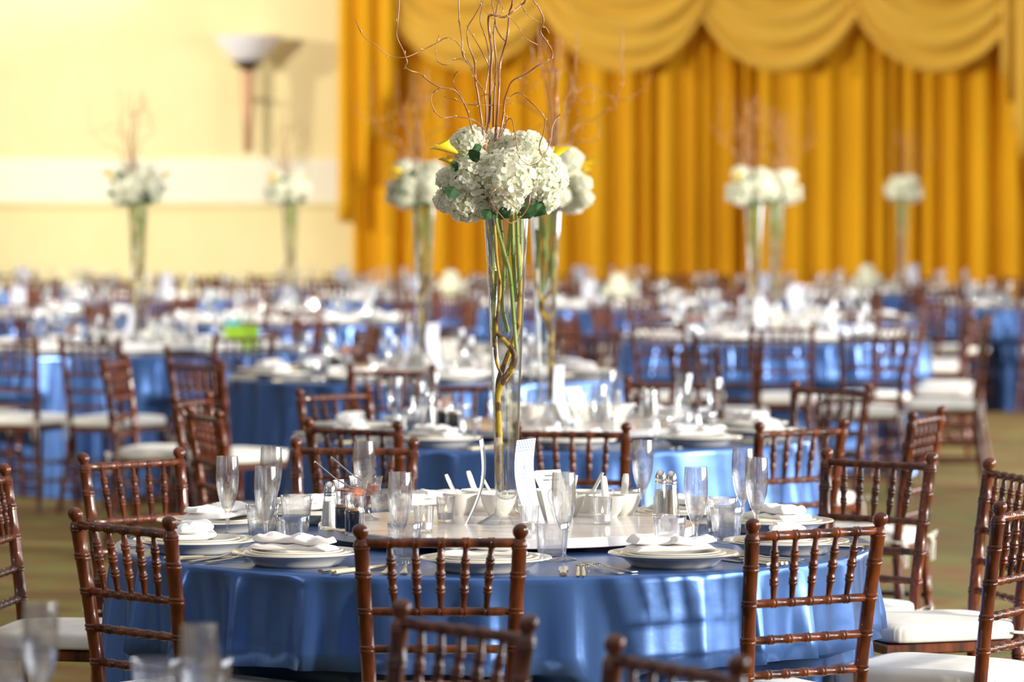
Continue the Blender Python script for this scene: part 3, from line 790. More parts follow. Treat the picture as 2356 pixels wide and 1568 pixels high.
def smooth(pts, n=5):
    out = []
    for i in range(len(pts) - 1):
        p0 = pts[max(i - 1, 0)]; p1 = pts[i]; p2 = pts[i + 1]; p3 = pts[min(i + 2, len(pts) - 1)]
        for k in range(n):
            t = k / n; t2_, t3_ = t * t, t * t * t
            out.append(0.5 * ((2 * p1) + (p2 - p0) * t + (2 * p0 - 5 * p1 + 4 * p2 - p3) * t2_ + (3 * p1 - p0 - 3 * p2 + p3) * t3_))
    out.append(pts[-1]); return out
def head_mesh(seed, nfl=125):
    """one hydrangea head of radius 1"""
    rnd = random.Random(seed); v = []; f = []; tint = []
    for i in range(nfl):
        zz = 1 - 2 * (i + 0.5) / nfl; ph = i * 2.399963 + rnd.uniform(-0.15, 0.15); rr = math.sqrt(max(0, 1 - zz * zz))
        d = Vector((rr * math.cos(ph), rr * math.sin(ph), zz)); d += Vector([rnd.uniform(-0.1, 0.1) for _ in range(3)]); d.normalize()
        c = d * rnd.uniform(0.80, 0.98)
        nrm = (d + Vector([rnd.uniform(-0.35, 0.35) for _ in range(3)])).normalized()
        u = nrm.orthogonal().normalized(); u.rotate(Matrix.Rotation(rnd.uniform(0, 6.28), 3, nrm)); w = nrm.cross(u)
        sz = rnd.uniform(0.21, 0.30)
        for k in range(4):
            a = k * PI / 2 + rnd.uniform(-0.15, 0.15); r_ = u * math.cos(a) + w * math.sin(a); s_ = nrm.cross(r_)
            tilt = rnd.uniform(0.05, 0.45)
            b0 = len(v)
            for (rad, wid, up, tn) in ((0.04, 0.05, 0, 0.0), (0.45, 0.42, 0.10, 0.5), (0.80, 0.46, 0.16, 1.0), (1.02, 0.22, 0.10, 1.0)):
                for sgn in (-1, 0, 1):
                    hgt_ = tilt * rad + up * (0.55 if sgn else -0.15) + rnd.uniform(-0.03, 0.03)
                    v.append(c + (r_ * rad + s_ * wid * sgn + nrm * hgt_) * sz); tint.append(tn)
            for j in range(3):
                for q in range(2):
                    p = b0 + j * 3 + q; f.append((p, p + 1, p + 4, p + 3))
    nb = len(v); g = G(); g.add(v, f)
    g.cur = 1; cg = G(); 
    g.lathe([(0.0, -0.78), (0.45, -0.64), (0.72, -0.30), (0.78, 0.05), (0.68, 0.40), (0.40, 0.68), (0.0, 0.78)], 14)
    me = g.mesh('hydrangea_head', [M['petal'], M['core']], 0)
    at = me.attributes.new('tint', 'FLOAT', 'POINT'); tint += [0.0] * (len(g.v) - nb)
    at.data.foreach_set('value', tint); return me
HEADS = [head_mesh(i) for i in range(3)]
ar = tag(link('floral_arrangement', None), 'arrangement', 'flowers'); akids = []
def apart(name, me, loc=(0, 0, 0), sc=None, rot=None, label=None):
    o = link(name, me, ar, loc)
    if sc: o.scale = sc if isinstance(sc, tuple) else (sc,) * 3
    if rot: o.rotation_euler = rot
    if label: o['label'] = label
    akids.append((o, [])); return o
heads = [(1080, 333, 43, 0.02), (1148, 338, 42, 0.05), (1172, 405, 62, -0.045), (1093, 410, 56, -0.02), (1072, 466, 46, -0.01), (1035, 415, 32, 0.03), (1026, 462, 28, 0.03),
         (1212, 352, 50, 0.01), (1245, 405, 56, 0.0), (1250, 455, 38, 0.01), (1165, 455, 40, -0.04), (1130, 370, 48, 0.05), (1200, 440, 44, 0.05), (1110, 450, 40, 0.06), (1282, 415, 26, 0.03), (1108, 478, 26, -0.02)]
for i, (px, py, r, dy) in enumerate(heads):
    apart('hydrangea_head', HEADS[i % 3], L1(px, py, dy), r / S1, (i * 1.3, i * 0.7, i * 2.1))
def leaf_mesh():
    g = G()
    def fn(u, v):
        w = 0.55 * math.sin(PI * v ** 0.72) ** 0.9 * (1 - 0.2 * v); x = (u - 0.5) * 2
        ser = 1 + 0.16 * (1 if int(v * 12) % 2 else 0) * (1 if abs(x) > 0.9 else 0)
        return (x * w * ser, 0.25 * abs(x) * w - 0.3 * v * v + 0.03 * math.sin(14 * v), v)
    g.grid(fn, 8, 12)
    me = g.mesh('leaf', M['leaf'], 0); return me
lm = leaf_mesh()
for (px, py, dy, sz, rot) in ((1150, 480, -0.07, 0.038, (0.3, 2.3, 0)), (1128, 482, -0.06, 0.034, (0.3, 3.6, 0)), (1203, 474, -0.07, 0.045, (0.4, 2.6, 0)), (1222, 470, -0.03, 0.045, (0.2, 2.2, 0.3)), (1046, 430, -0.07, 0.036, (0.2, 3.6, 0)), (1080, 365, -0.08, 0.034, (0.4, 1.0, 0.2)), (1102, 352, -0.06, 0.03, (0.2, -0.6, 0.4)), (1056, 375, -0.05, 0.030, (0.2, 3.9, 0))):
    apart('leaf', lm, L1(px, py, dy), sz, rot)
def calla_mesh():
    g = G()
    def fn(u, v):
        a = 2 * PI * (u - 0.5) * 0.96
        r = 0.0045 + 0.0125 * v ** 0.9; flare = 1 + 0.45 * v ** 4
        x = r * flare * math.sin(a); y = r * flare * math.cos(a) * 0.9
        z = 0.050 * v + 0.018 * v ** 3 * math.cos(a) * 1.0
        return (x, -y, z)
    g.grid(fn, 28, 14)
    g.tube([(0, 0, 0.004), (0, -0.002, 0.03), (0, -0.004, 0.045)], [0.003, 0.004, 0.002], 8)
    return g.mesh('calla_lily', M['calla'], 0)
cl = calla_mesh()
def aim(v): return Vector(v).to_track_quat('Z', 'Y').to_euler()
c1 = L1(1053, 352, -0.05)
apart('calla_lily', cl, c1, 1.05, aim((-0.85, -0.25, 0.42)), 'large yellow calla lily')
c2 = L1(1050, 381, -0.03); apart('calla_lily', cl, c2, 0.7, aim((-0.75, 0.2, 0.55)), 'smaller yellow calla lily')
c3 = L1(1268, 368, 0.07); apart('calla_lily', cl, c3, 0.9, aim((0.6, 0.2, 0.7)), 'yellow calla lily at the back')
for a, b_ in ((c1, L1(1085, 372, 0.0)), (c2, L1(1080, 392, 0.0)), (c3, L1(1240, 390, 0.03))):
    g = G(); g.tube(smooth([a, a.lerp(b_, 0.5) + Vector((0, 0, 0.004)), b_]), 0.0032, 8); apart('flower_stem', g.mesh('flower_stem', M['stem']))
# green stems inside the vase (kept within the glass)
def rin(z):
    for (r0, z0), (r1, z1) in zip(vi[::-1], vi[::-1][1:]):
        if z0 <= z <= z1: return r0 + (r1 - r0) * (z - z0) / max(1e-6, z1 - z0)
    return 0.054
def clampv(p, rad):
    if p.z < VH:
        m_ = rin(max(p.z, 0.08)) - rad - 0.0015; q = math.hypot(p.x, p.y)
        if q > m_: p = Vector((p.x * m_ / q, p.y * m_ / q, p.z))
    return p
def stem_g(pts, r0, node=True, n=8):
    pts = [clampv(p, r0) for p in smooth([clampv(p, r0) for p in pts], 10)]
    m_ = len(pts); rr = [r0] * m_
    g = G(); g.tube(pts, rr, n)
    if node:
        for k in range(6, m_ - 2, 9):
            t = (pts[k + 1] - pts[k]).normalized() * 0.003
            g.tube([pts[k] - t, pts[k], pts[k] + t], [r0, r0 * 1.4, r0], n)
    return g
zf = 3.5733; 
def vz(zx, zy, dy): return L1(1050 + zx / 3.7333, 480 + zy / 3.7333, dy)
stems = [([(290, 60, 0), (310, 380, 0), (320, 700, .01), (325, 900, 0.01)], .0052), ([(340, 100, -.01), (400, 340, -.012), (460, 560, -.01), (490, 900, -.01), (520, 1270, -.008)], .0047),
         ([(470, 90, .012), (440, 380, .01), (400, 600, .005), (395, 850, .005), (445, 1060, .008)], .0052), ([(520, 80, -.015), (530, 390, -.012), (545, 640, 0.0)], .0045), ([(480, 200, 0), (500, 580, .01), (520, 800, .008)], .005),
         ([(330, 740, -.01), (310, 900, -.012), (270, 1190, -.01)], .0036), ([(375, 100, .02), (395, 300, .015), (420, 520, .015), (400, 700, .012)], .005), ([(560, 100, .01), (560, 400, .005), (530, 640, .0)], .0042)]
for pts, r in stems:
    pp = [vz(*q) for q in pts]
    pp[0] = pp[0]; pp.insert(0, Vector((pp[0].x * 0.9, pp[0].y, pp[0].z + 0.06)))
    apart('flower_stem', stem_g(pp, r).mesh('flower_stem', M['stem']))
def vb(zx, zy, dy): return L1(700 + zx * 0.3826, 600 + zy * 0.3826, dy)
wil = [([(1150, 1375, -.004), (1146, 1250, -.004), (1142, 1100, -.004), (1148, 1000, -.005), (1128, 900, -.006), (1150, 800, -.008), (1200, 715, -.008), (1245, 650, -.008), (1265, 575, -.01), (1230, 505, -.012), (1165, 440, -.012), (1150, 400, -.014), (1165, 300, -.016), (1178, 150, -.016), (1158, 0, -.018), (1145, -180, -.02), (1120, -330, -.01)], [.0092, .0095, .0095, .009, .0085, .008, .0085, .0085, .008, .0075, .006, .005, .0042, .004, .0042, .0045, .005]),
       ([(1188, 690, -.010), (1150, 600, -.012), (1145, 480, -.010), (1132, 400, -.008), (1115, 250, -.004), (1100, 120, .004), (1098, 0, .006), (1105, -120, 0), (1085, -290, 0)], [.004, .004, .0045, .005, .0055, .007, .006, .0055, .005]),
       ([(1150, 830, .006), (1175, 700, .01), (1230, 560, .012), (1290, 400, .010), (1300, 250, .006), (1300, 120, 0), (1290, -100, 0)], [.006, .0075, .007, .0065, .006, .005, .005])]
for pts, rr in wil:
    ps = [clampv(vb(*q), max(rr)) for q in pts]; sp = smooth(ps, 5)
    rs = []
    for i in range(len(sp)):
        t = i / (len(sp) - 1) * (len(rr) - 1); k = min(int(t), len(rr) - 2); rs.append((rr[k] + (rr[k + 1] - rr[k]) * (t - k)) * (1 + 0.08 * math.sin(i * 2.1)))
    sp = [clampv(p, r_) for p, r_ in zip(sp, rs)]
    g = G(); g.tube(sp, rs, 10); apart('willow_branch', g.mesh('willow_branch', M['willow']), label='thick mottled yellow willow branch')
# curly twigs, coordinates from the photograph
B = [
 ([(300, -300), (290, -100), (300, 0), (290, 130), (285, 210), (325, 300), (345, 360), (335, 390), (360, 410), (420, 430), (470, 470), (540, 510), (620, 525), (670, 590), (700, 660), (720, 740), (740, 800)], .0022, -.06, 0),
 ([(45, 115), (90, 210), (170, 270), (240, 325), (330, 335), (420, 300), (520, 250), (570, 222), (620, 232), (660, 280), (680, 340), (720, 400), (745, 460), (790, 530), (812, 600)], .0016, -.10, .02),
 ([(535, 200), (515, 250), (510, 300), (530, 360), (570, 378), (620, 350), (665, 345), (700, 370)], .0014, -.02, 0),
 ([(640, -250), (635, -80), (645, 0), (650, 130), (665, 230), (670, 320), (720, 390), (740, 460), (765, 600), (780, 710), (790, 800)], .0024, .03, 0),
 ([(800, -200), (780, 0), (740, 90), (700, 160), (700, 250), (735, 350), (745, 450), (760, 560), (775, 680)], .0022, -.03, .02),
 ([(1060, -120), (1035, 0), (1010, 30), (960, 70), (910, 100), (850, 90), (820, 100), (825, 200), (840, 300), (832, 400), (828, 550), (825, 680), (805, 800), (800, 870)], .0042, -.01, 0),
 ([(975, -250), (960, 0), (940, 80), (930, 200), (905, 300), (885, 380), (880, 500), (872, 640), (862, 760), (860, 850)], .0038, .01, 0),
 ([(830, -150), (838, 0), (855, 90), (865, 160), (890, 210), (917, 238)], .0022, 0.01, 0),
 ([(1070, -100), (1080, 0), (1110, 40), (1140, 120), (1120, 180), (1155, 240), (1185, 290), (1185, 345), (1110, 380), (1040, 430), (960, 470), (930, 530), (910, 600), (903, 690), (880, 800)], .0024, -.08, .0),
 ([(1000, 10), (1040, 80), (1110, 130), (1150, 160), (1172, 195)], .0013, -.04, 0),
 ([(880, 90), (950, 110), (1000, 170), (1030, 220), (1105, 262)], .0012, -.05, 0),
 ([(905, 620), (950, 560), (1000, 540), (1050, 580), (1110, 640), (1147, 690), (1140, 770), (1115, 850), (1130, 910)], .0019, -.07, -.06),
 ([(540, 510), (495, 540), (485, 590), (510, 650), (550, 685), (620, 680), (700, 690), (750, 710), (820, 780)], .0017, -.07, -.03),
 ([(560, 562), (650, 590), (700, 608), (760, 612), (880, 612), (960, 600)], .0013, -.02, 0),
 ([(875, 1085), (840, 1120), (835, 1180), (880, 1240), (940, 1297), (1000, 1270), (1050, 1200), (1060, 1125)], .0017, -.125, -.12),
 ([(870, 1080), (905, 1110), (930, 1170), (985, 1215), (1005, 1240)], .0012, -.12, -.11),
 ([(980, 880), (1010, 930), (1060, 962), (1110, 945), (1150, 890), (1180, 820), (1190, 740), (1215, 690), (1240, 665)], .0015, -.115, -.05),
 ([(885, 780), (925, 705), (955, 695), (972, 770), (985, 850), (992, 880)], .0019, -.05, -.11),
 ([(698, 165), (740, 230), (780, 300), (822, 385)], .0017, -.02, -.01),
 ([(640, 415), (615, 450), (620, 500), (660, 560), (685, 620), (712, 700), (720, 760)], .0017, .03, .02),
 ([(815, -200), (790, 0), (770, 120), (800, 210), (822, 330), (815, 420), (800, 540), (805, 640), (800, 730)], .0020, .05, .01),
 ([(700, 620), (760, 590), (780, 560), (830, 540), (850, 470), (865, 380)], .0012, .04, 0),
 ([(930, -180), (900, -60), (870, 40), (850, 200), (862, 330), (858, 470), (850, 600), (845, 740)], .0024, .04, 0),
 ([(735, -20), (790, 50), (850, 110), (900, 60), (890, 20), (840, -10)], .0012, -.03, 0),
 ([(905, 640), (925, 700), (915, 740), (890, 790)], .0018, -.03, 0),
]
gb = G()
for pts, r, d0, d1 in B:
    n_ = len(pts); ps = [L1(800 + x * 0.3955, y * 0.3955, d0 + (d1 - d0) * i / (n_ - 1) + 0.012 * math.sin(i * 1.7 + x)) for i, (x, y) in enumerate(pts)]
    sp = smooth(ps, 5); m_ = len(sp)
    rs = [r * (0.6 + 0.4 * i / (m_ - 1)) for i in range(m_)]
    g = G(); g.tube(sp, rs, 7)
    for k in range(4, m_ - 3, 11):
        t = (sp[k + 1] - sp[k]).normalized(); u = Vector((t.z, 0.3, -t.x)) * (1 if k % 2 else -1)
        g.cur = 1; g.tube([sp[k] + u * r * .5, sp[k] + u * 0.003 + t * -0.003, sp[k] + u * 0.004 + t * -0.008], [0.0008, 0.0015, 0.0003], 5); g.cur = 0
    apart('willow_twig', g.mesh('willow_twig', [M['twig'], M['bud']], 0))
ARR = Proto((ar, akids))

# ------------------------------------------------------------------ chairs (set before the cloths so that seats push the cloth in)
def ch(px, s, face, label, group=None, far=False):
    X, Y = sxy(px, s); chair_at(X, Y, face, label, group, far)
GF = 'chairs around the front table'
ch(1013, 1054, 91, 'dark chair seen square from behind, centred before the front table', GF)
ch(1881, 1026, 121, 'sunlit reddish chair seen from behind at the front table', GF)
ch(279, 1014, 43, 'dark shaded chair at front table beside the plate with chopsticks', GF)
ch(302, 816, -45, 'dark chair turned inward past the shaded end of the front table', GF)
ch(-31, 873, -8, 'chair cut by the frame edge with its seat toward the front table', GF)
ch(815, 776, -93, 'chair facing the camera on the far side of the front table', GF)
ch(2022, 816, 232, 'tall sunlit chair beyond the bright end of the front table', GF)
ch(2335, 855, 196, 'side chair with glossy dark top rail facing the blue cloth', GF)
ch(2368, 965, 150, 'nearest side chair with reddish post and wide ivory seat', GF)
GB = 'chairs around the second table'
ch(1315, 726, 80, 'chair seen from behind with cutlery beyond, behind the salt shakers', GB)
ch(812, 718, 57, 'chair just behind the far-side chair of the front table', GB)
ch(1845, 720, 126, 'sunlit chair before the second table with blue cloth between rails', GB)
ch(2133, 683, 158, 'edge-on sunlit chair whose cushion ribbon hangs down', GB)
ch(1913, 597, 229, 'dark-railed chair at the far side of the second table', GB)
ch(768, 613, -45, 'reddish chair beyond the second table beside shaded tall glasses', GB)
ch(1060, 588, -92, 'chair behind the second vase stand facing the camera', GB)
ch(1545, 580, -97, 'chair with thin dark rail behind the second table flutes', GB)
ch(440, 632, -16, 'chair turned edge-on beyond the shaded end of front table', GB)
ch(468, 678, 21, 'edge-on chair with three blazing rails beside the front table', GB)
GC = 'chairs around the third table'
ch(900, 541, 90, 'dark chair seen from behind before the third table', GC)
ch(448, 524, 45, 'chair beside the third table with a bright glint on its post', GC)
ch(438, 486, 44, 'chair behind the glinting one beside the third table', GC)
ch(263, 512, -12, 'edge-on chair with beaded glints on its reddish post', GC)
ch(1355, 428, -115, 'tall dark chair beyond the third table past the vase', GC)
GD = 'chairs around the shaded table'
ch(205, 455, 62, 'dark chair seen from behind with ivory cushion before the shaded table', GD)
ch(10, 452, 70, 'chair beside the shaded table with only its seat in frame', GD)
ch(560, 388, 235, 'chair at the lit end of the shaded table', GD)
GE = 'chairs around the table with the vase before the swags'
ch(1595, 484, 36, 'dark reddish chair turned sideways before the sunny table', GE)
ch(1675, 440, 84, 'chair from behind at the sunny table nearer the vase', GE)
ch(2010, 436, 98, 'chair from behind at the sunny table with its ivory cushion visible', GE)
ch(2270, 418, 176, 'side chair past the sunny table with ribbon-tied ivory cushion', GE)
ch(2232, 345, 172, 'farther side chair with ivory cushion past the sunny table', GE)
GZ = 'chairs in the foreground'
ch(1065, 1320, 220, 'blurred foreground chair top cut off by the lower frame edge', GZ)
ch(1552, 1440, 212, 'foreground chair showing only one finial at the lower frame edge', GZ)

# ------------------------------------------------------------------ table list
TL = [  # key, px, s, seed, clock-labelled name, vase px (or None), detail level
 ('T1', 1135, 926, 1, 'the front table', 1165, 3),
 ('T2', 1275, 641, 2, 'the second table', 1255, 2),
 ('T3', 980, 483, 3, 'the third table', 975, 2),
 ('T4', 315, 415, 4, 'the shaded table', 318, 1),
 ('T5', 1775, 386, 5, 'the sunny table', 1735, 1),
 ('T7', 665, 340, 6, 'the sconce table', 668, 1),
 ('T6', 1800, 335, 7, 'the rear sunny table', 1785, 0),
 ('T8', 2075, 263, 8, 'the farthest vase table', 2075, 0),
 ('T9', 2400, 300, 9, 'the dark edge table', None, 0),
 ('T10', 960, 280, 10, 'the low flower table', None, 0),
 ('T11', 50, 322, 11, 'the cream wall table', None, 0),
 ('T12', 1360, 300, 12, 'the second swag table', None, 0),
 ('T13', 1760, 276, 13, 'the third swag table', None, 0),
 ('T14', 390, 278, 14, 'the far shaded table', None, 0),
 ('T15', 790, 256, 15, 'the curtain tail table', None, 0),
 ('T16', 1340, 254, 16, 'the backmost swag table', None, 0),
 ('T17', 60, 255, 17, 'the backmost cream wall table', None, 0),
]
clock = {0: 'six', 1: 'five', 2: 'four', 3: 'two', 4: 'one', 5: 'twelve', 6: 'eleven', 7: 'ten', 8: 'eight', 9: 'seven'}
short = lambda n: n
def free(x, y, d=0.62):
    return all(math.hypot(x - (cx + 0.16 * math.cos(a)), y - (cy + 0.16 * math.sin(a))) > d for cx, cy, a in CHAIRS)
rnd = random.Random(5)
POS = [(sxy(px, s)) for (_, px, s, *_r) in TL]
# fill up the chair rings of the tables farther back
for (key, px, s, seed, nm, vpx, lv) in TL:
    if lv > 1 : continue
    X, Y = sxy(px, s)
    for k in range(10):
        a = math.radians(-90 + 36 * k + rnd.uniform(-6, 6) + seed * 7); r = rnd.uniform(1.22, 1.42)
        x, y = X + r * math.cos(a), Y + r * math.sin(a)
        if abs(x) > 0.1267 * y + 0.5 or y > YC - 0.6: continue
        if any(math.hypot(x - q[0], y - q[1]) < 1.15 for q in POS if q != (X, Y)): continue
        if not free(x, y, 0.52): continue
        chair_at(x, y, math.degrees(a) + 180 + rnd.uniform(-8, 8), "mahogany chair at the %s o'clock side of " % clock[(k + int(seed * 7 / 36)) % 10 if False else int(((math.degrees(a) + 90) % 360) / 36 + 0.5) % 10] + nm, 'chairs at ' + nm, far=True)

NPL = {}
def setting(tx, ty, ang, who, lv, nm, idx, rad=0.765, glass=True, gsuf=''):
    a = math.radians(ang); cx, cy = tx + rad * math.cos(a), ty + rad * math.sin(a)
    rz = a + PI / 2                        # local +y points to the table centre when rotated
    fx, fy = -math.cos(a), -math.sin(a); sx_, sy_ = -fy, fx   # forward (to centre), left
    sx_, sy_ = fy, -fx                    # sitter's right
    grp = lambda s: s + ' on ' + nm
    at = lambda r_, f_, z: (cx + sx_ * r_ + fx * f_, cy + sy_ * r_ + fy * f_, z)
    CHARGER.put((cx, cy, 0.7605), rz, 'cream charger plate ' + who, grp('charger plates'))
    if lv >= 1: DPLATE.put((cx, cy, 0.7695), rz, 'cream dinner plate ' + who, grp('dinner plates'))
    if lv >= 2: SPLATE.put((cx, cy, 0.7765), rz, 'small topmost plate ' + who, grp('small plates'))
    zt2 = {0: 0.7705, 1: 0.7765, 2: 0.783, 3: 0.783}[lv]
    NAPS[idx % 5].put((cx, cy, zt2 + 0.012), rz + math.radians(((idx * 37) % 50) - 25), 'folded white napkin ' + who, grp('napkins'))
    if lv >= 2:
        FORK.put(at(-0.185, -0.01, 0.7615), a - PI / 2 + PI, 'pale metal fork nearer the plate ' + who, grp('forks'))
        FORK.put(at(-0.225, -0.02, 0.7615), a - PI / 2 + PI - 0.05, 'pale metal fork outermost ' + who, grp('forks'))
        KNIFE.put(at(0.178, -0.02, 0.7615), a + PI / 2, 'pale metal knife ' + who, grp('knives'))
        CHOP.put(at(0.212, -0.02, 0.7615), a + PI / 2, 'bamboo chopstick nearer the knife ' + who, grp('chopsticks'))
        CHOP.put(at(0.224, -0.02, 0.7615), a + PI / 2 + 0.01, 'outer bamboo chopstick ' + who, grp('chopsticks'))
    if glass:
        (FLUTE2).put(at(0.13 + 0.02 * ((idx * 3) % 3 - 1), 0.20, 0.7605), 0, 'empty champagne flute ' + who, grp('champagne flutes'))
        (TUMB2).put(at(0.03 - 0.02 * (idx % 3), 0.215 , 0.7605), idx, 'empty water tumbler ' + who, grp('water tumblers'))

susan_items = []
def centre_set(tx, ty, vx, vy, rot, lv, nm, short_nm):
    """things on the turntable, as offsets from the vase foot of the front table"""
    z = 0.8005
    R_ = Matrix.Rotation(rot, 2)
    def q(px, py):
        p = P(px, py, 0.80); d = Vector((p.x - V1.x, p.y - V1.y)); d = R_ @ d; return (vx + d.x, vy + d.y, z)
    on = ' on ' + nm
    gp = lambda s: s + on
    vot = VOTIVE if lv == 3 else VOTIVE2
    vl = ['votive candle in clear glass before the white bowls' , 'votive candle in clear glass beside the tall flute', 'votive candle at the foot of the printed menu', 'lit votive candle before the spoon-filled bowls']
    for i, (px, py) in enumerate(((1026, 1202), (975, 1225), (1218, 1225), (1386, 1206))):
        vot.put(q(px, py), 0, vl[i] + on, gp('votive candles'))
    SALT.put(q(758, 1217), 0.2, 'glass salt shaker with chrome cap beside the sauce jars' + on, gp('shakers'))
    JAR.put(q(816, 1231), 0, 'nearer glass jar of dark soy sauce' + on, gp('sauce jars')); JAR.put(q(793, 1222), 0.5, 'farther glass jar of dark soy sauce' + on, gp('sauce jars'))
    c = q(804, 1214 - 10); c = q(806, 1206); COMPOTE.put(c, 0, 'nearer footed glass dish of red chili sauce' + on, gp('sauce dishes'))
    SPOON.put((c[0], c[1], c[2] + 0.105), rot + 0.1, 'thin metal spoon slanting from the nearer sauce dish' + on, gp('sauce spoons'))
    c = q(842, 1195); COMPOTE.put(c, 0.3, 'farther footed glass dish of red chili sauce' + on, gp('sauce dishes'))
    SPOON.put((c[0], c[1], c[2] + 0.105), rot - 0.1, 'thin metal spoon slanting from the farther sauce dish' + on, gp('sauce spoons'))
    bl = [(1060, 1184, 150, 'nearest the candle beside the vase'), (1102, 1176, 130, 'just behind the vase'), (1147, 1186, 170, 'hidden behind the vase foot'), (1262, 1176, 150, 'behind the leaning cards'), (1305, 1187, 60, 'beside the tall flute'), (1350, 1178, 20, 'behind the front bowls'), (1396, 1190, 100, 'nearest the lit candle'), (1434, 1184, 80, 'farthest from the vase')]
    for px, py, an, w in bl:
        p = q(px, py); BOWL.put(p, 0, 'small white china bowl ' + w + on, gp('china bowls'))
        SSPOON.put((p[0], p[1], p[2]), rot + math.radians(an), 'white china spoon in the bowl ' + w + on, gp('china spoons'))
    SALT.put(q(1519, 1186), 0.4, 'glass salt shaker paired with the pepper' + on, gp('shakers')); PEPPER.put(q(1544, 1188), 0.1, 'glass pepper shaker' + on, gp('shakers'))
    # menu cards leaning on the vase
    d = R_ @ Vector((-0.100, -0.03)); MENU.put((vx + d.x, vy + d.y, z), rot + math.radians(180 - 5), 'white menu card seen edge-on leaning against the vase' + on, gp('menu cards'))
    d = R_ @ Vector((0.083, -0.045)); MENU.put((vx + d.x, vy + d.y, z), rot + math.radians(-27), 'white menu card with blue patterned top leaning on vase' + on, gp('menu cards'))
    d = R_ @ Vector((0.136, 0.000)); TCARD.put((vx + d.x, vy + d.y, z), rot + math.radians(-58), 'small cream table card with an oval leaning by vase' + on, gp('menu cards'))

for (key, px, s, seed, nm, vpx, lv) in TL:
    tx, ty = sxy(px, s)
    TABLE.put((tx, ty, 0), seed * 0.3, 'round banquet table hidden under the blue cloth of ' + nm, 'round banquet tables')
    tablecloth(tx, ty, seed, 'floor-length blue satin tablecloth on ' + nm, 'blue satin tablecloths')
    if lv == 3: vx, vy = V1.x, V1.y
    elif vpx: vx, vy = (vpx - W / 2) / s, ty + (0.0)
    else: vx, vy = tx, ty
    rot = {'T1': 0, 'T2': 0.12, 'T3': -0.1, 'T4': 0.5, 'T5': -0.3, 'T6': 1.2, 'T7': 0.8, 'T8': 2.2}.get(key, seed * 1.3)
    if lv >= 1 or vpx:
        SUSAN.put((vx if lv == 3 else tx, vy + (0.0 if lv != 3 else 0), 0.7605), 0.4 * seed, 'round pale laminate turntable in the middle of ' + nm, 'lazy susans')
    if vpx:
        VASE.put((vx, vy, 0.8005), 0, 'tall clear trumpet vase on ' + nm, 'trumpet vases')
        arot = {'T1': 0, 'T2': 2.9, 'T3': 0.3, 'T4': -0.3, 'T5': 0.5, 'T6': 3.5, 'T7': 0.4, 'T8': 3.0}[key]
        ARR.put((vx, vy, 0.8005), arot, 'white hydrangeas with callas and curly willow on ' + nm, 'floral arrangements')
    if lv >= 1: centre_set(tx, ty, vx, vy, rot, lv, nm, nm)
    elif vpx is None or True:
        # reduced centre things on the far tables
        zc = 0.8005 if vpx else 0.7605
        for k in range(5):
            a = seed + k * 1.256; BOWL.put((tx + 0.26 * math.cos(a), ty + 0.26 * math.sin(a), zc), 0, 'small white china bowl in the middle of ' + nm, 'china bowls on ' + nm)
        for k in range(3):
            a = seed + 0.6 + k * 2.1; VOTIVE2.put((tx + 0.36 * math.cos(a), ty + 0.36 * math.sin(a), zc), 0, 'votive candle in clear glass on ' + nm, 'votive candles on ' + nm)
        SALT.put((tx + 0.34, ty - 0.2, zc), 0, 'glass salt shaker on ' + nm, 'shakers on ' + nm)
        MENU.put((tx + (0.10 if vpx else 0.0), ty - 0.12, zc), -1.2, 'white menu card standing on ' + nm, 'menu cards on ' + nm)
    if lv == 3:
        angs = [-126, -91, -57, -24, 22, 50, 82, 104, 130, 157, -158]
        who1 = ['nearest the shaded cloth front', 'behind the centred front chair', 'beside the pair of forks', 'behind the sunlit front chair rails', 'at the sunlit end under the tall chair', 'beyond the paired flutes', 'beyond the china bowls', 'beyond the candles and sauce dishes', 'beyond the three tumblers', 'farther one at the shaded end', 'nearer one at the shaded end']
        for i, an in enumerate(angs): setting(T1X, T1Y, an, who1[i], 2, nm, i + 1, 0.775, glass=False)
    else:
        nset = 10; off = {'T2': 4, 'T3': 10}.get(key, seed * 11)
        for k in range(nset):
            an = -90 + 36 * k + off
            who = ("at the %s o'clock place on " % clock[k]) + nm if lv >= 1 else 'set around ' + nm
            setting(tx, ty, an, who, lv, nm, k + seed, 0.765)
# glasses of the front table, each where the photograph has it
for (px, ry, w) in ((522, 1050, 'over the farther plate at the shaded end'), (611, 1073, 'in front of the tumblers at the shaded end'), (623, 1028, 'hindmost of the three at the shaded end'), (920, 1087, 'behind the tumbler beside the centred chair post'), (1297, 1087, 'beside the tumbler and the printed cards'),
                    (1602, 1075, 'between the shakers and the tumblers'), (1710, 1032, 'farther one of the pair at the sunlit end'), (1742, 1053, 'nearer one of the pair at the sunlit end'), (1479, 1012, 'behind the white bowls and shakers'), (837, 1015, 'behind the red sauce dishes')):
    s = (ry - 447) / 0.657; X, Y = sxy(px, s); FLUTE.put((X, Y, 0.7605), 0, 'empty champagne flute ' + w, 'champagne flutes on the front table')
for (px, ry, w) in ((1673, 1166, 'front one of the two by the sunlit flutes'), (1660, 1145, 'rear one of the two by the sunlit flutes'), (1540, 1190, 'standing before the salt and pepper'), (1270, 1203, 'before the printed menu card'), (931, 1203, 'beside the centred chair finial'), (672, 1187, 'before the salt shaker at the shaded side'),
                    (681, 1140, 'rear one by the salt shaker'), (602, 1161, 'between the flutes at the shaded end'), (1437, 1124, 'behind the white china bowls'), (886, 1128, 'behind the sauce dishes')):
    s = (ry - 447) / 0.774; X, Y = sxy(px, s); TUMB.put((X, Y, 0.7605), 0.3, 'empty water tumbler ' + w, 'water tumblers on the front table')

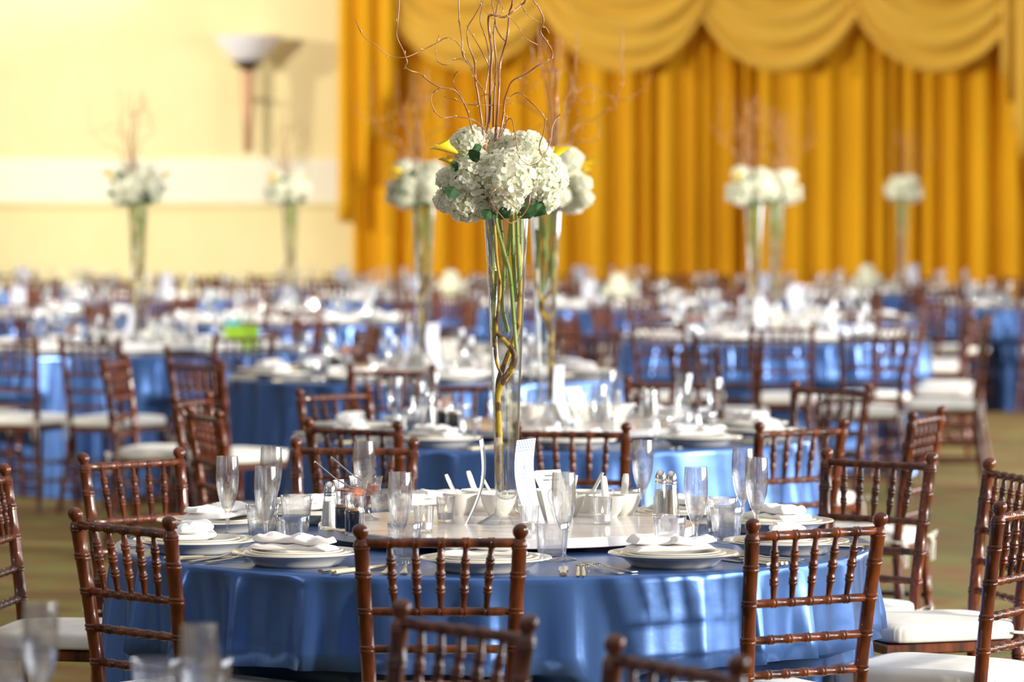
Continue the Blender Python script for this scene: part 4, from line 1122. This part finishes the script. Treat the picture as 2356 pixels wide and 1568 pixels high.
# foreground table corner (mostly below the frame) with its glasses
T0X, T0Y = -1.1, 6.2
TABLE.put((T0X, T0Y, 0), 0.2, 'round banquet table nearest the camera below the frame edge', 'round banquet tables')
tablecloth(T0X, T0Y, 31, 'blue satin tablecloth on the nearest table below the frame edge', 'blue satin tablecloths')
for (px, ry, w) in ((90, 1388, 'blurred and tallest in the lower corner of the foreground'), (455, 1441, 'blurred between the foreground tumblers'), (8, 1462, 'blurred and cut by the frame edge in the foreground')):
    s = (ry - 447) / 0.657; X, Y = sxy(px, s); FLUTE.put((X, Y, 0.7605), 0, 'empty champagne flute ' + w, 'foreground glasses')
for (px, ry, w) in ((355, 1518, 'blurred at the bottom edge, nearer the corner'), (475, 1517, 'blurred at the bottom edge under the flute')):
    s = (ry - 447) / 0.774; X, Y = sxy(px, s); TUMB.put((X, Y, 0.7605), 0, 'empty water tumbler ' + w, 'foreground glasses')

# low white flower bowls far back, gift bag
def low_flowers(X, Y, label):
    r = tag(link('low_centerpiece', None, None, (X, Y, 0.7605)), label, 'flowers', 'low white flower bowls')
    g = G(); g.lathe([(0.0, 0.0), (0.06, 0.0), (0.07, 0.06), (0.065, 0.06), (0.055, 0.008), (0.0, 0.008)], 24); link('dish', g.mesh('dish', M['whitechina']), r)
    for i, (a, b_, c, s_) in enumerate(((-0.06, 0, 0.11, 0.07), (0.06, 0, 0.11, 0.07), (0, -0.05, 0.12, 0.075), (0, 0.05, 0.15, 0.07), (-0.01, 0, 0.2, 0.06))):
        o = link('hydrangea_head', HEADS[i % 3], r, (a, b_, c)); o.scale = (s_,) * 3
X, Y = sxy(1040, 288); low_flowers(X, Y, 'low bowl of white flowers beyond the second vase')
X, Y = sxy(2068, 263); low_flowers(X - 0.3, Y - 0.35, 'low bowl of white flowers below the farthest vase')
X, Y = sxy(1500, 300); low_flowers(*sxy(1425, 300), 'low bowl of white flowers before the second swag')
X, Y = sxy(556, 418)
gbr = tag(link('gift_bag', None, None, (X, Y, 0.7605), 0.2), 'small lime green gift bag with teal tissue on the shaded table', 'bag')
g = G()
v = [(-0.085, -0.035, 0), (0.085, -0.035, 0), (0.085, 0.035, 0), (-0.085, 0.035, 0), (-0.09, -0.04, 0.14), (0.09, -0.04, 0.14), (0.09, 0.04, 0.14), (-0.09, 0.04, 0.14)]
g.add(v, [(3, 2, 1, 0), (0, 1, 5, 4), (1, 2, 6, 5), (2, 3, 7, 6), (3, 0, 4, 7)]); link('bag_body', g.mesh('bag_body', M['lime'], 0.5), gbr)
g = G()
for k in range(2): g.lathe([(0.0, 0.11), (0.02, 0.13), (0.026, 0.16 + 0.01 * (k % 2)), (0.008, 0.17), (0.0, 0.16)], 7, (-0.06 + k * 0.03, 0.004 * (k % 3), 0))
link('tissue', g.mesh('tissue', M['teal'], 0.5), gbr)
for q in (-0.04, 0.04):
    g = G(); g.tube(smooth([Vector((-0.03, q, 0.13)), Vector((-0.03, q, 0.17)), Vector((0, q, 0.19)), Vector((0.03, q, 0.17)), Vector((0.03, q, 0.13))]), 0.002, 6); link('handle', g.mesh('handle', M['lime']), gbr)
